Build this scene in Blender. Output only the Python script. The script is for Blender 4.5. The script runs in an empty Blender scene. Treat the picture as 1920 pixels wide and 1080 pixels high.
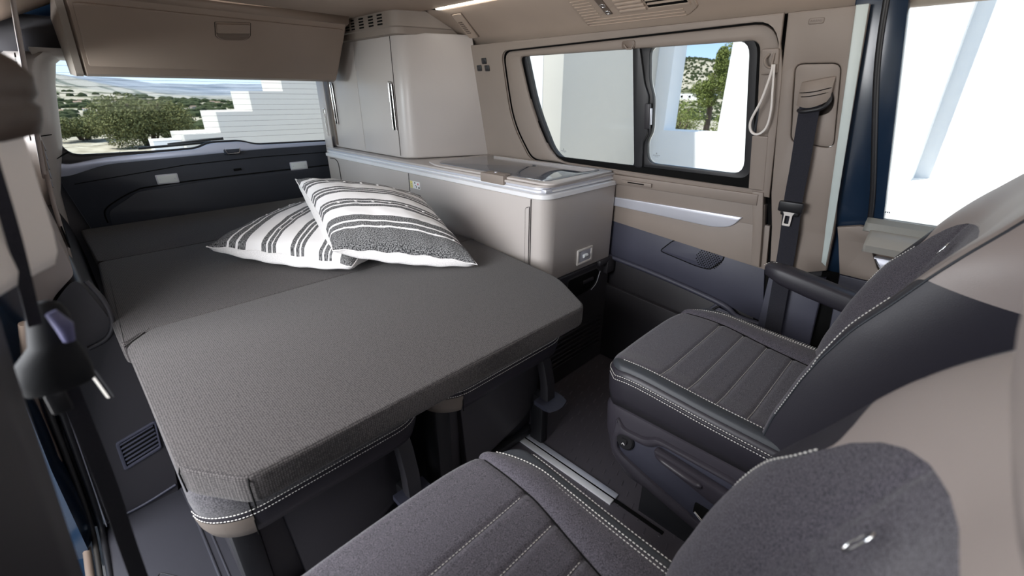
import bpy, bmesh, math, random
from mathutils import Vector, Matrix, noise
random.seed(7)
SC = bpy.context.scene
COL = SC.collection

# ------------------------------------------------------------------ camera
cam_d = bpy.data.cameras.new('camera')
cam = bpy.data.objects.new('camera', cam_d)
COL.objects.link(cam)
Rm = Matrix(((0.70275426, 0.28424397, -0.65218234),
             (-0.71142381, 0.28534704, -0.64222521),
             (0.00354966, 0.91530456, 0.40274678)))
cam.matrix_world = Matrix.Translation((0, 0, 1.144)) @ Rm.to_4x4()
cam_d.sensor_width = 36.0
cam_d.lens = 826.0 / 1920.0 * 36.0
cam_d.clip_start = 0.01
cam_d.clip_end = 3000
cam_d.dof.use_dof = True
cam_d.dof.focus_distance = 1.45
cam_d.dof.aperture_fstop = 4.0
SC.camera = cam

# ------------------------------------------------------------------ world, sun, daylight fills
w = bpy.data.worlds.new('sky'); SC.world = w
w.use_nodes = True
nt = w.node_tree
bg = nt.nodes['Background']
# clear blue sky, paler at the horizon, with faint thin cloud all round
tcw = nt.nodes.new('ShaderNodeTexCoord')
sepw = nt.nodes.new('ShaderNodeSeparateXYZ'); nt.links.new(tcw.outputs['Generated'], sepw.inputs[0])
crw = nt.nodes.new('ShaderNodeValToRGB')
nt.links.new(sepw.outputs['Z'], crw.inputs[0])
els = crw.color_ramp.elements
els[0].position = 0.0; els[0].color = (0.56, 0.66, 0.78, 1)
els[1].position = 1.0; els[1].color = (0.24, 0.36, 0.58, 1)
for p_, c_ in ((0.04, (0.38, 0.52, 0.74, 1)), (0.12, (0.26, 0.41, 0.66, 1)), (0.4, (0.24, 0.38, 0.62, 1))):
    e_ = els.new(p_); e_.color = c_
cln = nt.nodes.new('ShaderNodeTexNoise'); cln.inputs['Scale'].default_value = 5.0; cln.inputs['Detail'].default_value = 6.0
mpw = nt.nodes.new('ShaderNodeMapping'); mpw.inputs['Scale'].default_value = (1, 1, 4)
nt.links.new(tcw.outputs['Generated'], mpw.inputs[0]); nt.links.new(mpw.outputs[0], cln.inputs['Vector'])
clr = nt.nodes.new('ShaderNodeMapRange'); clr.inputs['From Min'].default_value = 0.50; clr.inputs['From Max'].default_value = 0.75
clr.inputs['To Max'].default_value = 0.55
nt.links.new(cln.outputs['Fac'], clr.inputs['Value'])
mxw = nt.nodes.new('ShaderNodeMix'); mxw.data_type = 'RGBA'
nt.links.new(clr.outputs[0], mxw.inputs[0]); nt.links.new(crw.outputs[0], mxw.inputs[6]); mxw.inputs[7].default_value = (0.80, 0.84, 0.90, 1)
nt.links.new(mxw.outputs[2], bg.inputs['Color'])
bg.inputs['Strength'].default_value = 1.0

sun_d = bpy.data.lights.new('sun', 'SUN')
sun_d.energy = 3.6
sun_d.angle = math.radians(0.6)
sun_d.color = (1.0, 0.955, 0.88)
sun = bpy.data.objects.new('sun', sun_d)
COL.objects.link(sun)
sdir = Vector((0.80, -0.30, -1.75))          # travels towards +x, slightly -y, down
sun.rotation_euler = sdir.to_track_quat('-Z', 'Y').to_euler()

def area(name, loc, target, sx, sy, energy, color=(1, 1, 1)):
    d = bpy.data.lights.new(name, 'AREA')
    d.shape = 'RECTANGLE'; d.size = sx; d.size_y = sy
    d.energy = energy; d.color = color
    o = bpy.data.objects.new(name, d)
    COL.objects.link(o)
    o.location = loc
    o.rotation_euler = (Vector(target) - Vector(loc)).to_track_quat('-Z', 'Y').to_euler()
    return o
# added fill lamps standing in for daylight at the sliding door and the cab
area('fill_sliding_door', (-0.95, 0.95, 1.35), (0.9, 1.35, 0.5), 1.3, 1.3, 44, (0.98, 0.985, 1.0))
area('fill_cab', (0.75, -1.5, 1.15), (0.8, 1.2, 0.75), 1.3, 0.7, 7.5, (1.0, 0.97, 0.95))

area('fill_quarter_window', (-0.62, 2.18, 1.22), (1.2, 2.2, 0.92), 0.7, 0.3, 10, (0.90, 0.95, 1.0))  # added fill lamp standing in for window light on the cupboard

vs = SC.view_settings
vs.view_transform = 'Standard'
vs.look = 'None'
vs.exposure = 0.92
vs.gamma = 1.0
vs.use_curve_mapping = False
SC.cycles.max_bounces = 8
SC.cycles.diffuse_bounces = 5
SC.cycles.glossy_bounces = 3
SC.cycles.transparent_max_bounces = 12
SC.cycles.sample_clamp_indirect = 6.0

# ------------------------------------------------------------------ materials
def newmat(name):
    m = bpy.data.materials.new(name); m.use_nodes = True
    return m, m.node_tree, m.node_tree.nodes['Principled BSDF']

def plastic(name, col, rough=0.5, grain=400.0, bump=0.06, var=0.06, spec=0.5, metal=0.0):
    m, t, b = newmat(name)
    tc = t.nodes.new('ShaderNodeTexCoord')
    n = t.nodes.new('ShaderNodeTexNoise'); n.inputs['Scale'].default_value = grain
    n.inputs['Detail'].default_value = 2.0
    t.links.new(tc.outputs['Object'], n.inputs['Vector'])
    n2 = t.nodes.new('ShaderNodeTexNoise'); n2.inputs['Scale'].default_value = 9.0
    t.links.new(tc.outputs['Object'], n2.inputs['Vector'])
    r = t.nodes.new('ShaderNodeMix'); r.data_type = 'RGBA'
    r.inputs[6].default_value = [c * (1 - var) for c in col] + [1]
    r.inputs[7].default_value = [min(1, c * (1 + var)) for c in col] + [1]
    t.links.new(n2.outputs['Fac'], r.inputs[0])
    t.links.new(r.outputs[2], b.inputs['Base Color'])
    bp = t.nodes.new('ShaderNodeBump'); bp.inputs['Strength'].default_value = bump
    bp.inputs['Distance'].default_value = 0.001
    t.links.new(n.outputs['Fac'], bp.inputs['Height'])
    t.links.new(bp.outputs['Normal'], b.inputs['Normal'])
    b.inputs['Roughness'].default_value = rough
    b.inputs['Specular IOR Level'].default_value = spec
    b.inputs['Metallic'].default_value = metal
    return m

def fabric(name, dark, light, scale=420.0, sheen=0.3, stretch=(1, 1, 1), bump=0.5, ramp=(0.38, 0.62)):
    """melange cloth: two yarn colours mixed by a fine stretched noise"""
    m, t, b = newmat(name)
    tc = t.nodes.new('ShaderNodeTexCoord')
    mp = t.nodes.new('ShaderNodeMapping'); mp.inputs['Scale'].default_value = stretch
    t.links.new(tc.outputs['Object'], mp.inputs['Vector'])
    n = t.nodes.new('ShaderNodeTexNoise'); n.inputs['Scale'].default_value = scale
    n.inputs['Detail'].default_value = 3.0
    t.links.new(mp.outputs[0], n.inputs['Vector'])
    cr = t.nodes.new('ShaderNodeValToRGB')
    cr.color_ramp.elements[0].position = ramp[0]; cr.color_ramp.elements[0].color = (*dark, 1)
    cr.color_ramp.elements[1].position = ramp[1]; cr.color_ramp.elements[1].color = (*light, 1)
    t.links.new(n.outputs['Fac'], cr.inputs[0])
    t.links.new(cr.outputs[0], b.inputs['Base Color'])
    bp = t.nodes.new('ShaderNodeBump'); bp.inputs['Strength'].default_value = bump
    bp.inputs['Distance'].default_value = 0.001
    t.links.new(n.outputs['Fac'], bp.inputs['Height'])
    t.links.new(bp.outputs['Normal'], b.inputs['Normal'])
    b.inputs['Roughness'].default_value = 0.9
    b.inputs['Specular IOR Level'].default_value = 0.2
    b.inputs['Sheen Weight'].default_value = sheen
    b.inputs['Sheen Roughness'].default_value = 0.5
    return m

def weave(name, dark, light, scale=260.0):
    """mattress cover: little raised dots of a spacer weave"""
    m, t, b = newmat(name)
    tc = t.nodes.new('ShaderNodeTexCoord')
    v = t.nodes.new('ShaderNodeTexVoronoi'); v.inputs['Scale'].default_value = scale
    v.inputs['Randomness'].default_value = 0.25
    t.links.new(tc.outputs['Object'], v.inputs['Vector'])
    cr = t.nodes.new('ShaderNodeValToRGB')
    cr.color_ramp.elements[0].position = 0.25; cr.color_ramp.elements[0].color = (*light, 1)
    cr.color_ramp.elements[1].position = 0.62; cr.color_ramp.elements[1].color = (*dark, 1)
    t.links.new(v.outputs['Distance'], cr.inputs[0])
    t.links.new(cr.outputs[0], b.inputs['Base Color'])
    bp = t.nodes.new('ShaderNodeBump'); bp.inputs['Strength'].default_value = 0.5
    bp.inputs['Distance'].default_value = 0.001; bp.invert = True
    t.links.new(v.outputs['Distance'], bp.inputs['Height'])
    t.links.new(bp.outputs['Normal'], b.inputs['Normal'])
    b.inputs['Roughness'].default_value = 0.85
    b.inputs['Specular IOR Level'].default_value = 0.25
    b.inputs['Sheen Weight'].default_value = 0.12
    return m

def flat(name, col, rough=0.6, metal=0.0, emit=0.0, spec=0.5):
    m, t, b = newmat(name)
    b.inputs['Base Color'].default_value = (*col, 1)
    b.inputs['Roughness'].default_value = rough
    b.inputs['Metallic'].default_value = metal
    b.inputs['Specular IOR Level'].default_value = spec
    if emit:
        b.inputs['Emission Color'].default_value = (*col, 1)
        b.inputs['Emission Strength'].default_value = emit
    return m

def brushed(name, col, rough=0.35, stretch=(200, 4, 200)):
    m, t, b = newmat(name)
    tc = t.nodes.new('ShaderNodeTexCoord')
    mp = t.nodes.new('ShaderNodeMapping'); mp.inputs['Scale'].default_value = stretch
    n = t.nodes.new('ShaderNodeTexNoise'); n.inputs['Scale'].default_value = 3.0
    t.links.new(tc.outputs['Object'], mp.inputs['Vector']); t.links.new(mp.outputs[0], n.inputs['Vector'])
    mr = t.nodes.new('ShaderNodeMapRange')
    mr.inputs['To Min'].default_value = rough - 0.08; mr.inputs['To Max'].default_value = rough + 0.1
    t.links.new(n.outputs['Fac'], mr.inputs['Value']); t.links.new(mr.outputs[0], b.inputs['Roughness'])
    b.inputs['Base Color'].default_value = (*col, 1)
    b.inputs['Metallic'].default_value = 0.85
    return m

def glass_mat(name, tint=(0.96, 0.985, 0.98)):
    m = bpy.data.materials.new(name); m.use_nodes = True
    t = m.node_tree; t.nodes.clear()
    out = t.nodes.new('ShaderNodeOutputMaterial')
    tr = t.nodes.new('ShaderNodeBsdfTransparent'); tr.inputs[0].default_value = (*tint, 1)
    gl = t.nodes.new('ShaderNodeBsdfGlossy'); gl.inputs['Roughness'].default_value = 0.0
    fr = t.nodes.new('ShaderNodeFresnel'); fr.inputs[0].default_value = 1.12
    mx = t.nodes.new('ShaderNodeMixShader')
    t.links.new(fr.outputs[0], mx.inputs[0]); t.links.new(tr.outputs[0], mx.inputs[1])
    t.links.new(gl.outputs[0], mx.inputs[2]); t.links.new(mx.outputs[0], out.inputs[0])
    return m

GREIGE = (0.240, 0.198, 0.168)
M = dict(
    greige=plastic('greige_plastic', GREIGE, 0.55),
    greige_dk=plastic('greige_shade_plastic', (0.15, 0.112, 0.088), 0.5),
    locker=plastic('locker_brown_laminate', (0.27, 0.205, 0.165), 0.5),
    laminate=plastic('greige_laminate', (0.47, 0.43, 0.405), 0.36, grain=260, bump=0.03, var=0.03),
    headliner=plastic('headliner', (0.47, 0.375, 0.305), 0.85, grain=900, bump=0.1, spec=0.2),
    dark=plastic('dark_plastic', (0.026, 0.024, 0.028), 0.5, bump=0.12),
    blue_dark=plastic('slate_plastic', (0.045, 0.046, 0.068), 0.5, bump=0.10),
    black=plastic('black_plastic', (0.012, 0.012, 0.014), 0.45),
    gap=flat('shadow_gap_rubber', (0.006, 0.006, 0.006), 0.9, spec=0.1),
    rubber=plastic('black_rubber', (0.02, 0.018, 0.016), 0.55),
    floor=plastic('floor_vinyl', (0.085, 0.076, 0.088), 0.5, bump=0.25),
    sillstep=plastic('step_plastic', (0.032, 0.032, 0.040), 0.42, bump=0.15),
    vinyl=plastic('slate_vinyl', (0.022, 0.020, 0.027), 0.45, grain=700, bump=0.25),
    vinyl_gr=plastic('greige_vinyl', (0.31, 0.265, 0.245), 0.45, grain=700, bump=0.18),
    vinyl_edge=plastic('blue_grey_vinyl', (0.030, 0.034, 0.041), 0.55, grain=700, bump=0.2),
    seat=fabric('seat_melange', (0.018, 0.017, 0.023), (0.130, 0.118, 0.140), 620, 0.2, (1, 2.2, 1)),
    seat_dk=fabric('bench_melange', (0.018, 0.018, 0.022), (0.08, 0.075, 0.083), 380, 0.25),
    bed=weave('mattress_weave', (0.020, 0.0175, 0.018), (0.088, 0.079, 0.078)),
    thread=flat('pale_thread', (0.72, 0.70, 0.66), 0.8),
    cotton=fabric('white_cotton', (0.74, 0.72, 0.71), (0.84, 0.82, 0.81), 300, 0.1, bump=0.2),
    alu=plastic('bright_aluminium', (0.82, 0.82, 0.83), 0.38, metal=0.15, var=0.02),
    alu_satin=flat('satin_aluminium', (0.62, 0.63, 0.69), 0.42, 0.45),
    chrome=flat('chrome', (0.85, 0.85, 0.85), 0.12, 1.0),
    glass=glass_mat('window_glass'),
    navy=flat('navy_paint', (0.008, 0.020, 0.042), 0.18),
    navy_int=plastic('tailgate_navy_plastic', (0.022, 0.027, 0.040), 0.5, bump=0.12),
    silver_paint=flat('pale_metallic_paint', (0.52, 0.56, 0.70), 0.3, 0.35),
    lamp=plastic('lamp_lens', (0.75, 0.78, 0.78), 0.2, grain=90, bump=0.5),
    red=flat('red_button', (0.65, 0.02, 0.015), 0.4),
    belt=fabric('belt_webbing', (0.010, 0.010, 0.014), (0.035, 0.035, 0.045), 900, 0.1, (1, 1, 6)),
    strap=plastic('cream_strap', (0.70, 0.66, 0.62), 0.5),
    led=flat('led_diffuser', (1.0, 0.95, 0.86), 0.4, emit=4.0),
    white=flat('white_mark', (0.85, 0.85, 0.85), 0.5),
    white_wall=plastic('white_render', (0.83, 0.82, 0.80), 0.85, grain=30, bump=0.3, var=0.02, spec=0.1),
    shaded_wall=plastic('shaded_render', (0.58, 0.545, 0.485), 0.85, grain=30, bump=0.3, var=0.02, spec=0.1),  # white wall's shaded face, the shade put into a darker colour
    leaf=plastic('olive_leaves', (0.16, 0.165, 0.070), 0.8, grain=14, bump=0, var=0.5, spec=0.1),
    leaf2=plastic('green_leaves', (0.17, 0.20, 0.060), 0.8, grain=14, bump=0, var=0.5, spec=0.1),
    leaf3=plastic('dark_shrubs', (0.040, 0.050, 0.022), 0.9, grain=14, bump=0, var=0.4, spec=0.1),
    bark=plastic('bark', (0.10, 0.07, 0.05), 0.9, grain=40, bump=0.5),
    house=plastic('pale_house_render', (0.38, 0.33, 0.28), 0.9, grain=5, bump=0, var=0.2, spec=0.1),
    roof=plastic('terracotta_roof', (0.26, 0.19, 0.14), 0.9, grain=5, bump=0, var=0.2, spec=0.1),
    rock=plastic('pale_rock', (0.38, 0.34, 0.28), 0.9, grain=8, bump=0, var=0.2, spec=0.1),
    pav=plastic('pale_paving', (0.46, 0.44, 0.41), 0.9, grain=20, bump=0.3, var=0.05, spec=0.1),
)

# ------------------------------------------------------------------ mesh helpers
def tag(o, label=None, cat=None, group=None, kind=None):
    if label: o['label'] = label
    if cat: o['category'] = cat
    if group: o['group'] = group
    if kind: o['kind'] = kind
    return o

def attach(o, parent):
    if parent is not None:
        o.parent = parent
        o.matrix_parent_inverse = Matrix.Translation(parent.location).inverted()
    return o

def empty(name, loc=(0, 0, 0), **kw):
    o = bpy.data.objects.new(name, None)
    o.empty_display_size = 0.05
    o.location = loc
    COL.objects.link(o)
    return tag(o, **kw)

def mesh(name, verts, faces, mat, parent=None, smooth=38, bevel=0.0, seg=2, subsurf=0, **kw):
    me = bpy.data.meshes.new(name)
    me.from_pydata([tuple(v) for v in verts], [], faces)
    me.validate(); me.update()
    return fin(name, me, mat, parent, smooth, bevel, seg, subsurf, **kw)

def fin(name, me, mat, parent=None, smooth=38, bevel=0.0, seg=2, subsurf=0, **kw):
    if mat is not None:
        me.materials.clear()
        me.materials.append(M[mat] if isinstance(mat, str) else mat)
    me.polygons.foreach_set('use_smooth', [smooth > 0] * len(me.polygons))
    if 0 < smooth < 180 and not bevel:
        me.set_sharp_from_angle(angle=math.radians(smooth))
    o = bpy.data.objects.new(name, me)
    COL.objects.link(o)
    if bevel:
        b = o.modifiers.new('bevel', 'BEVEL'); b.width = bevel; b.segments = seg
        b.limit_method = 'ANGLE'; b.angle_limit = math.radians(30); b.harden_normals = True
    if subsurf:
        s = o.modifiers.new('subsurf', 'SUBSURF'); s.levels = subsurf; s.render_levels = subsurf
    attach(o, parent)
    return tag(o, **kw)

def rp(pts, r=0.02, n=5):
    """polygon with filleted corners; r may be a list"""
    out = []
    N = len(pts)
    for i in range(N):
        ri = r[i] if isinstance(r, (list, tuple)) else r
        p = Vector(pts[i]); a = Vector(pts[i - 1]); b = Vector(pts[(i + 1) % N])
        da = (a - p); db = (b - p)
        la, lb = da.length, db.length
        if ri <= 0 or la < 1e-9 or lb < 1e-9:
            out.append(p.copy()); continue
        d = min(ri, la * 0.48, lb * 0.48)
        p0 = p + da / la * d; p1 = p + db / lb * d
        for k in range(n + 1):
            t = k / n
            out.append((1 - t) ** 2 * p0 + 2 * t * (1 - t) * p + t * t * p1)
    return out

def plate(name, outer, f, c0, c1, mat, parent=None, holes=(), bev=0.0015, maxedge=0.0, **kw):
    """2D outline (with holes), extruded from depth c0 to c1 and mapped by f(a, b, c)"""
    cu = bpy.data.curves.new('outline', 'CURVE')
    cu.dimensions = '2D'; cu.fill_mode = 'BOTH'
    half = abs(c1 - c0) / 2
    bev = min(bev, half * 0.9)
    cu.extrude = half - bev
    cu.bevel_depth = bev; cu.bevel_resolution = 1; cu.offset = -bev
    for loop in [outer] + list(holes):
        s = cu.splines.new('POLY')
        s.points.add(len(loop) - 1)
        for i, p in enumerate(loop):
            s.points[i].co = (p[0], p[1], 0, 1)
        s.use_cyclic_u = True
    ob = bpy.data.objects.new('tmp', cu)
    me = bpy.data.meshes.new_from_object(ob)
    bpy.data.objects.remove(ob); bpy.data.curves.remove(cu)
    me.name = name
    mid = (c0 + c1) / 2
    bm = bmesh.new(); bm.from_mesh(me)
    bmesh.ops.remove_doubles(bm, verts=bm.verts, dist=1e-6)
    if maxedge:
        for _ in range(3):
            es = [e for e in bm.edges if e.calc_length() > maxedge]
            if not es: break
            bmesh.ops.subdivide_edges(bm, edges=es, cuts=1)
            bmesh.ops.triangulate(bm, faces=[q for q in bm.faces if len(q.verts) > 4])
    if f in (FR, FL):      # the wall bends at z = 0.75
        bmesh.ops.bisect_plane(bm, geom=list(bm.verts) + list(bm.edges) + list(bm.faces), plane_co=(0, 0.75, 0), plane_no=(0, 1, 0))
    for v in bm.verts:
        v.co = Vector(f(v.co.x, v.co.y, mid + v.co.z))
    bmesh.ops.recalc_face_normals(bm, faces=bm.faces)
    bm.to_mesh(me); bm.free()
    return fin(name, me, mat, parent, 30, **kw)

def box(name, lo, hi, mat, parent=None, bevel=0.004, seg=2, f=None, **kw):
    (x0, y0, z0), (x1, y1, z1) = lo, hi
    vs = [(x, y, z) for x in (x0, x1) for y in (y0, y1) for z in (z0, z1)]
    if f: vs = [f(*v) for v in vs]
    fs = [(0, 1, 3, 2), (4, 6, 7, 5), (0, 4, 5, 1), (2, 3, 7, 6), (0, 2, 6, 4), (1, 5, 7, 3)]
    me = bpy.data.meshes.new(name)
    me.from_pydata([tuple(v) for v in vs], [], fs)
    bm = bmesh.new(); bm.from_mesh(me); bmesh.ops.recalc_face_normals(bm, faces=bm.faces)
    if bevel:
        bmesh.ops.bevel(bm, geom=list(bm.edges), offset=bevel, segments=seg, affect='EDGES', profile=0.5)
    bm.to_mesh(me); bm.free()
    return fin(name, me, mat, parent, 40, **kw)

def loft(name, loops, mat, parent=None, cap=True, closed=True, smooth=38, thick=0.0, **kw):
    n = len(loops[0]); vs = [p for L in loops for p in L]; fs = []
    for i in range(len(loops) - 1):
        for j in range(n if closed else n - 1):
            k = (j + 1) % n
            fs.append((i * n + j, i * n + k, (i + 1) * n + k, (i + 1) * n + j))
    if cap and closed:
        fs.append(tuple(range(n - 1, -1, -1)))
        fs.append(tuple(range((len(loops) - 1) * n, len(loops) * n)))
    me = bpy.data.meshes.new(name)
    me.from_pydata([tuple(v) for v in vs], [], fs)
    bm = bmesh.new(); bm.from_mesh(me)
    bmesh.ops.recalc_face_normals(bm, faces=bm.faces)
    bm.to_mesh(me); bm.free()
    o = fin(name, me, mat, parent, smooth, **kw)
    if thick:
        s = o.modifiers.new('thick', 'SOLIDIFY'); s.thickness = thick; s.offset = 0
    return o

def grid(name, fn, nu, nv, mat, parent=None, smooth=60, uv=False, thick=0.0, **kw):
    vs = [fn(i / nu, j / nv) for j in range(nv + 1) for i in range(nu + 1)]
    fs = [(j * (nu + 1) + i, j * (nu + 1) + i + 1, (j + 1) * (nu + 1) + i + 1, (j + 1) * (nu + 1) + i)
          for j in range(nv) for i in range(nu)]
    o = mesh(name, vs, fs, mat, parent, smooth, **kw)
    if uv:
        l = o.data.uv_layers.new(name='UVMap')
        for p in o.data.polygons:
            for li in p.loop_indices:
                vi = o.data.loops[li].vertex_index
                l.data[li].uv = ((vi % (nu + 1)) / nu, (vi // (nu + 1)) / nv)
    if thick:
        s = o.modifiers.new('thick', 'SOLIDIFY'); s.thickness = thick; s.offset = 0
    return o

def frames(path, closed=False):
    out = []
    n = len(path)
    up = Vector((0.13, 0.31, 0.94)).normalized()
    last = None
    for i in range(n):
        a = path[i - 1] if (i > 0 or closed) else path[i]
        b = path[(i + 1) % n] if (i < n - 1 or closed) else path[i]
        t = (b - a)
        if t.length < 1e-9: t = Vector((0, 0, 1))
        t.normalize()
        if last is None:
            s = t.cross(up)
            if s.length < 0.1: s = t.cross(Vector((1, 0, 0)))
        else:
            s = last - t * last.dot(t)
        s.normalize(); last = s
        out.append((path[i], s, t.cross(s), t))
    return out

def tube(name, path, r, mat, parent=None, seg=8, closed=False, flat_=1.0, **kw):
    path = [Vector(p) for p in path]
    loops = []
    for i, (p, s, u, t) in enumerate(frames(path, closed)):
        rr = r[i] if isinstance(r, (list, tuple)) else r
        loops.append([p + s * (rr * math.cos(2 * math.pi * k / seg)) + u * (rr * flat_ * math.sin(2 * math.pi * k / seg)) for k in range(seg)])
    if closed: loops.append(loops[0])
    return loft(name, loops, mat, parent, cap=not closed, smooth=80, **kw)

def smooth_path(pts, n=8):
    pts = [Vector(p) for p in pts]
    out = []
    P = [pts[0]] + pts + [pts[-1]]
    for i in range(1, len(P) - 2):
        for k in range(n):
            t = k / n
            p0, p1, p2, p3 = P[i - 1], P[i], P[i + 1], P[i + 2]
            out.append(0.5 * ((2 * p1) + (-p0 + p2) * t + (2 * p0 - 5 * p1 + 4 * p2 - p3) * t * t + (-p0 + 3 * p1 - 3 * p2 + p3) * t ** 3))
    out.append(pts[-1])
    return out

def resample(path, d):
    path = [Vector(p) for p in path]
    out = [path[0].copy()]; acc = 0.0
    for a, b in zip(path, path[1:]):
        L = (b - a).length
        if L < 1e-9: continue
        pos = d - acc
        while pos <= L:
            out.append(a + (b - a) * (pos / L)); pos += d
        acc = (acc + L) % d
    return out

def stitches(name, path, parent, pitch=0.0065, frac=0.66, r=0.0009, mat='thread', **kw):
    """a row of short raised threads along a path, one mesh"""
    pts = resample(path, pitch)
    vs, fs = [], []
    for a, b in zip(pts, pts[1:]):
        d = (b - a)
        if d.length < 1e-6: continue
        t = d.normalized()
        s = t.cross(Vector((0.1, 0.2, 0.97))).normalized(); u = t.cross(s)
        e = a + d * frac
        k = len(vs)
        for q, rr in ((a, r * 0.5), (a + (e - a) * 0.5, r), (e, r * 0.5)):
            for c in range(4):
                an = c * math.pi / 2
                vs.append(q + s * rr * math.cos(an) + u * rr * math.sin(an))
        for m_ in (0, 4):
            for c in range(4):
                c2 = (c + 1) % 4
                fs.append((k + m_ + c, k + m_ + c2, k + m_ + 4 + c2, k + m_ + 4 + c))
    return mesh(name, vs, fs, mat, parent, smooth=80, **kw)

def sub(part, *subs):
    """make pieces sub-parts of a part"""
    for o in subs:
        o.parent = part; o.matrix_parent_inverse = Matrix.Identity(4)

def kids(root, *names):
    return [c for c in root.children if c.name.split('.')[0] in names]

def rect(a0, b0, a1, b1):
    return [(a0, b0), (a1, b0), (a1, b1), (a0, b1)]

def dup(root, delta, **kw):
    r = root.copy(); COL.objects.link(r); r.location = root.location + Vector(delta)
    for k, v in kw.items(): r[k] = v
    for ch in list(root.children):
        c = ch.copy(); COL.objects.link(c); c.parent = r
        c.matrix_parent_inverse = ch.matrix_parent_inverse.copy()
        for g in list(ch.children):
            d = g.copy(); COL.objects.link(d); d.parent = c
            d.matrix_parent_inverse = g.matrix_parent_inverse.copy()
    return r

# ------------------------------------------------------------------ van body surfaces
def XR(z): return 1.6 if z <= 0.75 else 1.6 - 0.19 * (z - 0.75)
def FR(y, z, c): return (XR(z) - c, y, z)          # right wall, c = inward offset
XM = 0.745
def XL(z): return -0.13 if z <= 0.75 else -0.13 + 0.22 * (z - 0.75)
def FL(y, z, c): return (XL(z) + c, y, z)          # left wall
def FY(y0): return lambda x, z, c: (x, y0 - c, z)   # plates facing the camera side (-y)
def FZ(x, y, c): return (x, y, c)
def FX(x0): return lambda y, z, c: (x0 - c, y, z)   # plates facing -x

# ================================================================== STRUCTURE
floor = empty('floor', (0.7, 1.0, 0), kind='structure')
plate('mat', rect(-0.02, -1.7, 1.62, 2.7), FZ, -0.02, 0.0, 'floor', floor)
# raised tread marks of the rubber floor
vs_, fs_ = [], []
for iy in range(0, 34):
    for ix in range(0, 22):
        x = 0.50 + ix * 0.052 + (iy % 2) * 0.026; y = -0.1 + iy * 0.034
        if x > 1.56: continue
        k = len(vs_)
        for (dx, dy, dz) in ((-.012, -.003, 0), (.012, -.003, 0), (.012, .003, 0), (-.012, .003, 0), (-.010, 0, .0012), (.010, 0, .0012)):
            vs_.append((x + dx, y + dy + dx * 0.25, 0.0002 + dz))
        fs_ += [(k, k + 1, k + 5, k + 4), (k + 2, k + 3, k + 4, k + 5), (k + 1, k + 2, k + 5), (k + 3, k, k + 4)]
mesh('tread', vs_, fs_, 'floor', floor, smooth=0)
# step tray in the sliding door opening
plate('step_tray', rp(rect(-0.20, 0.30, 0.045, 1.46), 0.01), FZ, -0.012, 0.004, 'sillstep', floor)
tube('step_ridge', [(0.0, 0.5, .004), (0.0, 1.30, .004), (-0.005, 1.45, .004)], 0.004, 'sillstep', floor)
tube('step_ridge', [(0.018, 0.5, .004), (0.018, 1.30, .004), (0.013, 1.45, .004)], 0.003, 'sillstep', floor)
for k, (ya, yb) in enumerate(((1.02, 1.18), (0.80, 0.96))):
    tri = rp([(-0.13, ya), (-0.02, ya + 0.02), (-0.11, yb)], 0.02)
    tube('tray_groove', [Vector((p[0], p[1], 0.0045)) for p in tri], 0.0013, 'black', floor, seg=5, closed=True)
    for q in range(3):
        tube('tray_groove', [(-0.105 + q * .016, ya + .02, .0045), (-0.10 + q * .016, yb - .045 - q * .015, .0045)], 0.001, 'black', floor, seg=5)
# seat rail
seat_rail = empty('floor_rail', (0.92, 0.7, 0), label='silver aluminium seat rail sunk in the dark floor between the seats', cat='rail')
box('rail_strip', (0.895, 0.46, 0.0), (0.917, 1.0, 0.007), 'alu', seat_rail, bevel=0.001)
box('rail_strip', (0.925, 0.46, 0.0), (0.944, 1.0, 0.007), 'alu_satin', seat_rail, bevel=0.001)
box('rail_slot', (0.915, 0.30, 0.0), (0.927, 1.0, 0.003), 'gap', seat_rail, bevel=0)

ceiling = empty('ceiling', (0.7, 1.0, 1.46), kind='structure')
plate('headliner', rp(rect(0.14, -1.68, 1.275, 2.68), 0.05), FZ, 1.462, 1.50, 'headliner', ceiling)
def cant(sign, y0, y1, name, yslope=0.0):
    prof = [(1.60, 1.345), (1.545, 1.343), (1.515, 1.353), (1.49, 1.372), (1.42, 1.404), (1.33, 1.446), (1.305, 1.458), (1.30, 1.47), (1.30, 1.51)]
    loops = []
    for y in [y0 + (y1 - y0) * t / 10 for t in range(11)]:
        loops.append([Vector((x if sign > 0 else 2 * XM - x - 0.02, y, z)) for x, z in prof])
    return loft(name, loops, 'headliner', ceiling, closed=False, thick=0.004)
cant(1, -1.7, 1.80, 'cantrail_trim')
cant(-1, -1.7, 2.68, 'cantrail_trim')
box('led_channel', (1.272, -0.6, 1.464), (1.304, 1.74, 1.50), 'gap', ceiling, bevel=0)

# small trim seam across the cantrail near the pillar
def on_cant(y, s, c=0.0):
    """s: 0 = inner upper edge, 1 = lower edge of the sloping cantrail face"""
    x = 1.33 + (1.49 - 1.33) * s; z = 1.446 + (1.372 - 1.446) * s
    n = Vector((-0.42, 0, -0.907))
    return Vector((x, y, z)) + n * (c + 0.002)
def FC(s, y, c): return on_cant(y, s, c)
tube('trim_seam', [on_cant(0.33, -0.2), on_cant(0.30, 0.4), on_cant(0.315, 0.6), on_cant(0.28, 0.95)], 0.0016, 'gap', ceiling, seg=5)

led = empty('ceiling_light_strip', (1.285, 0.6, 1.462), label='thin lit warm white strip light along the ceiling edge', cat='light')
box('diffuser', (1.276, -0.5, 1.459), (1.296, 1.70, 1.466), 'led', led, bevel=0.001)

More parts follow.
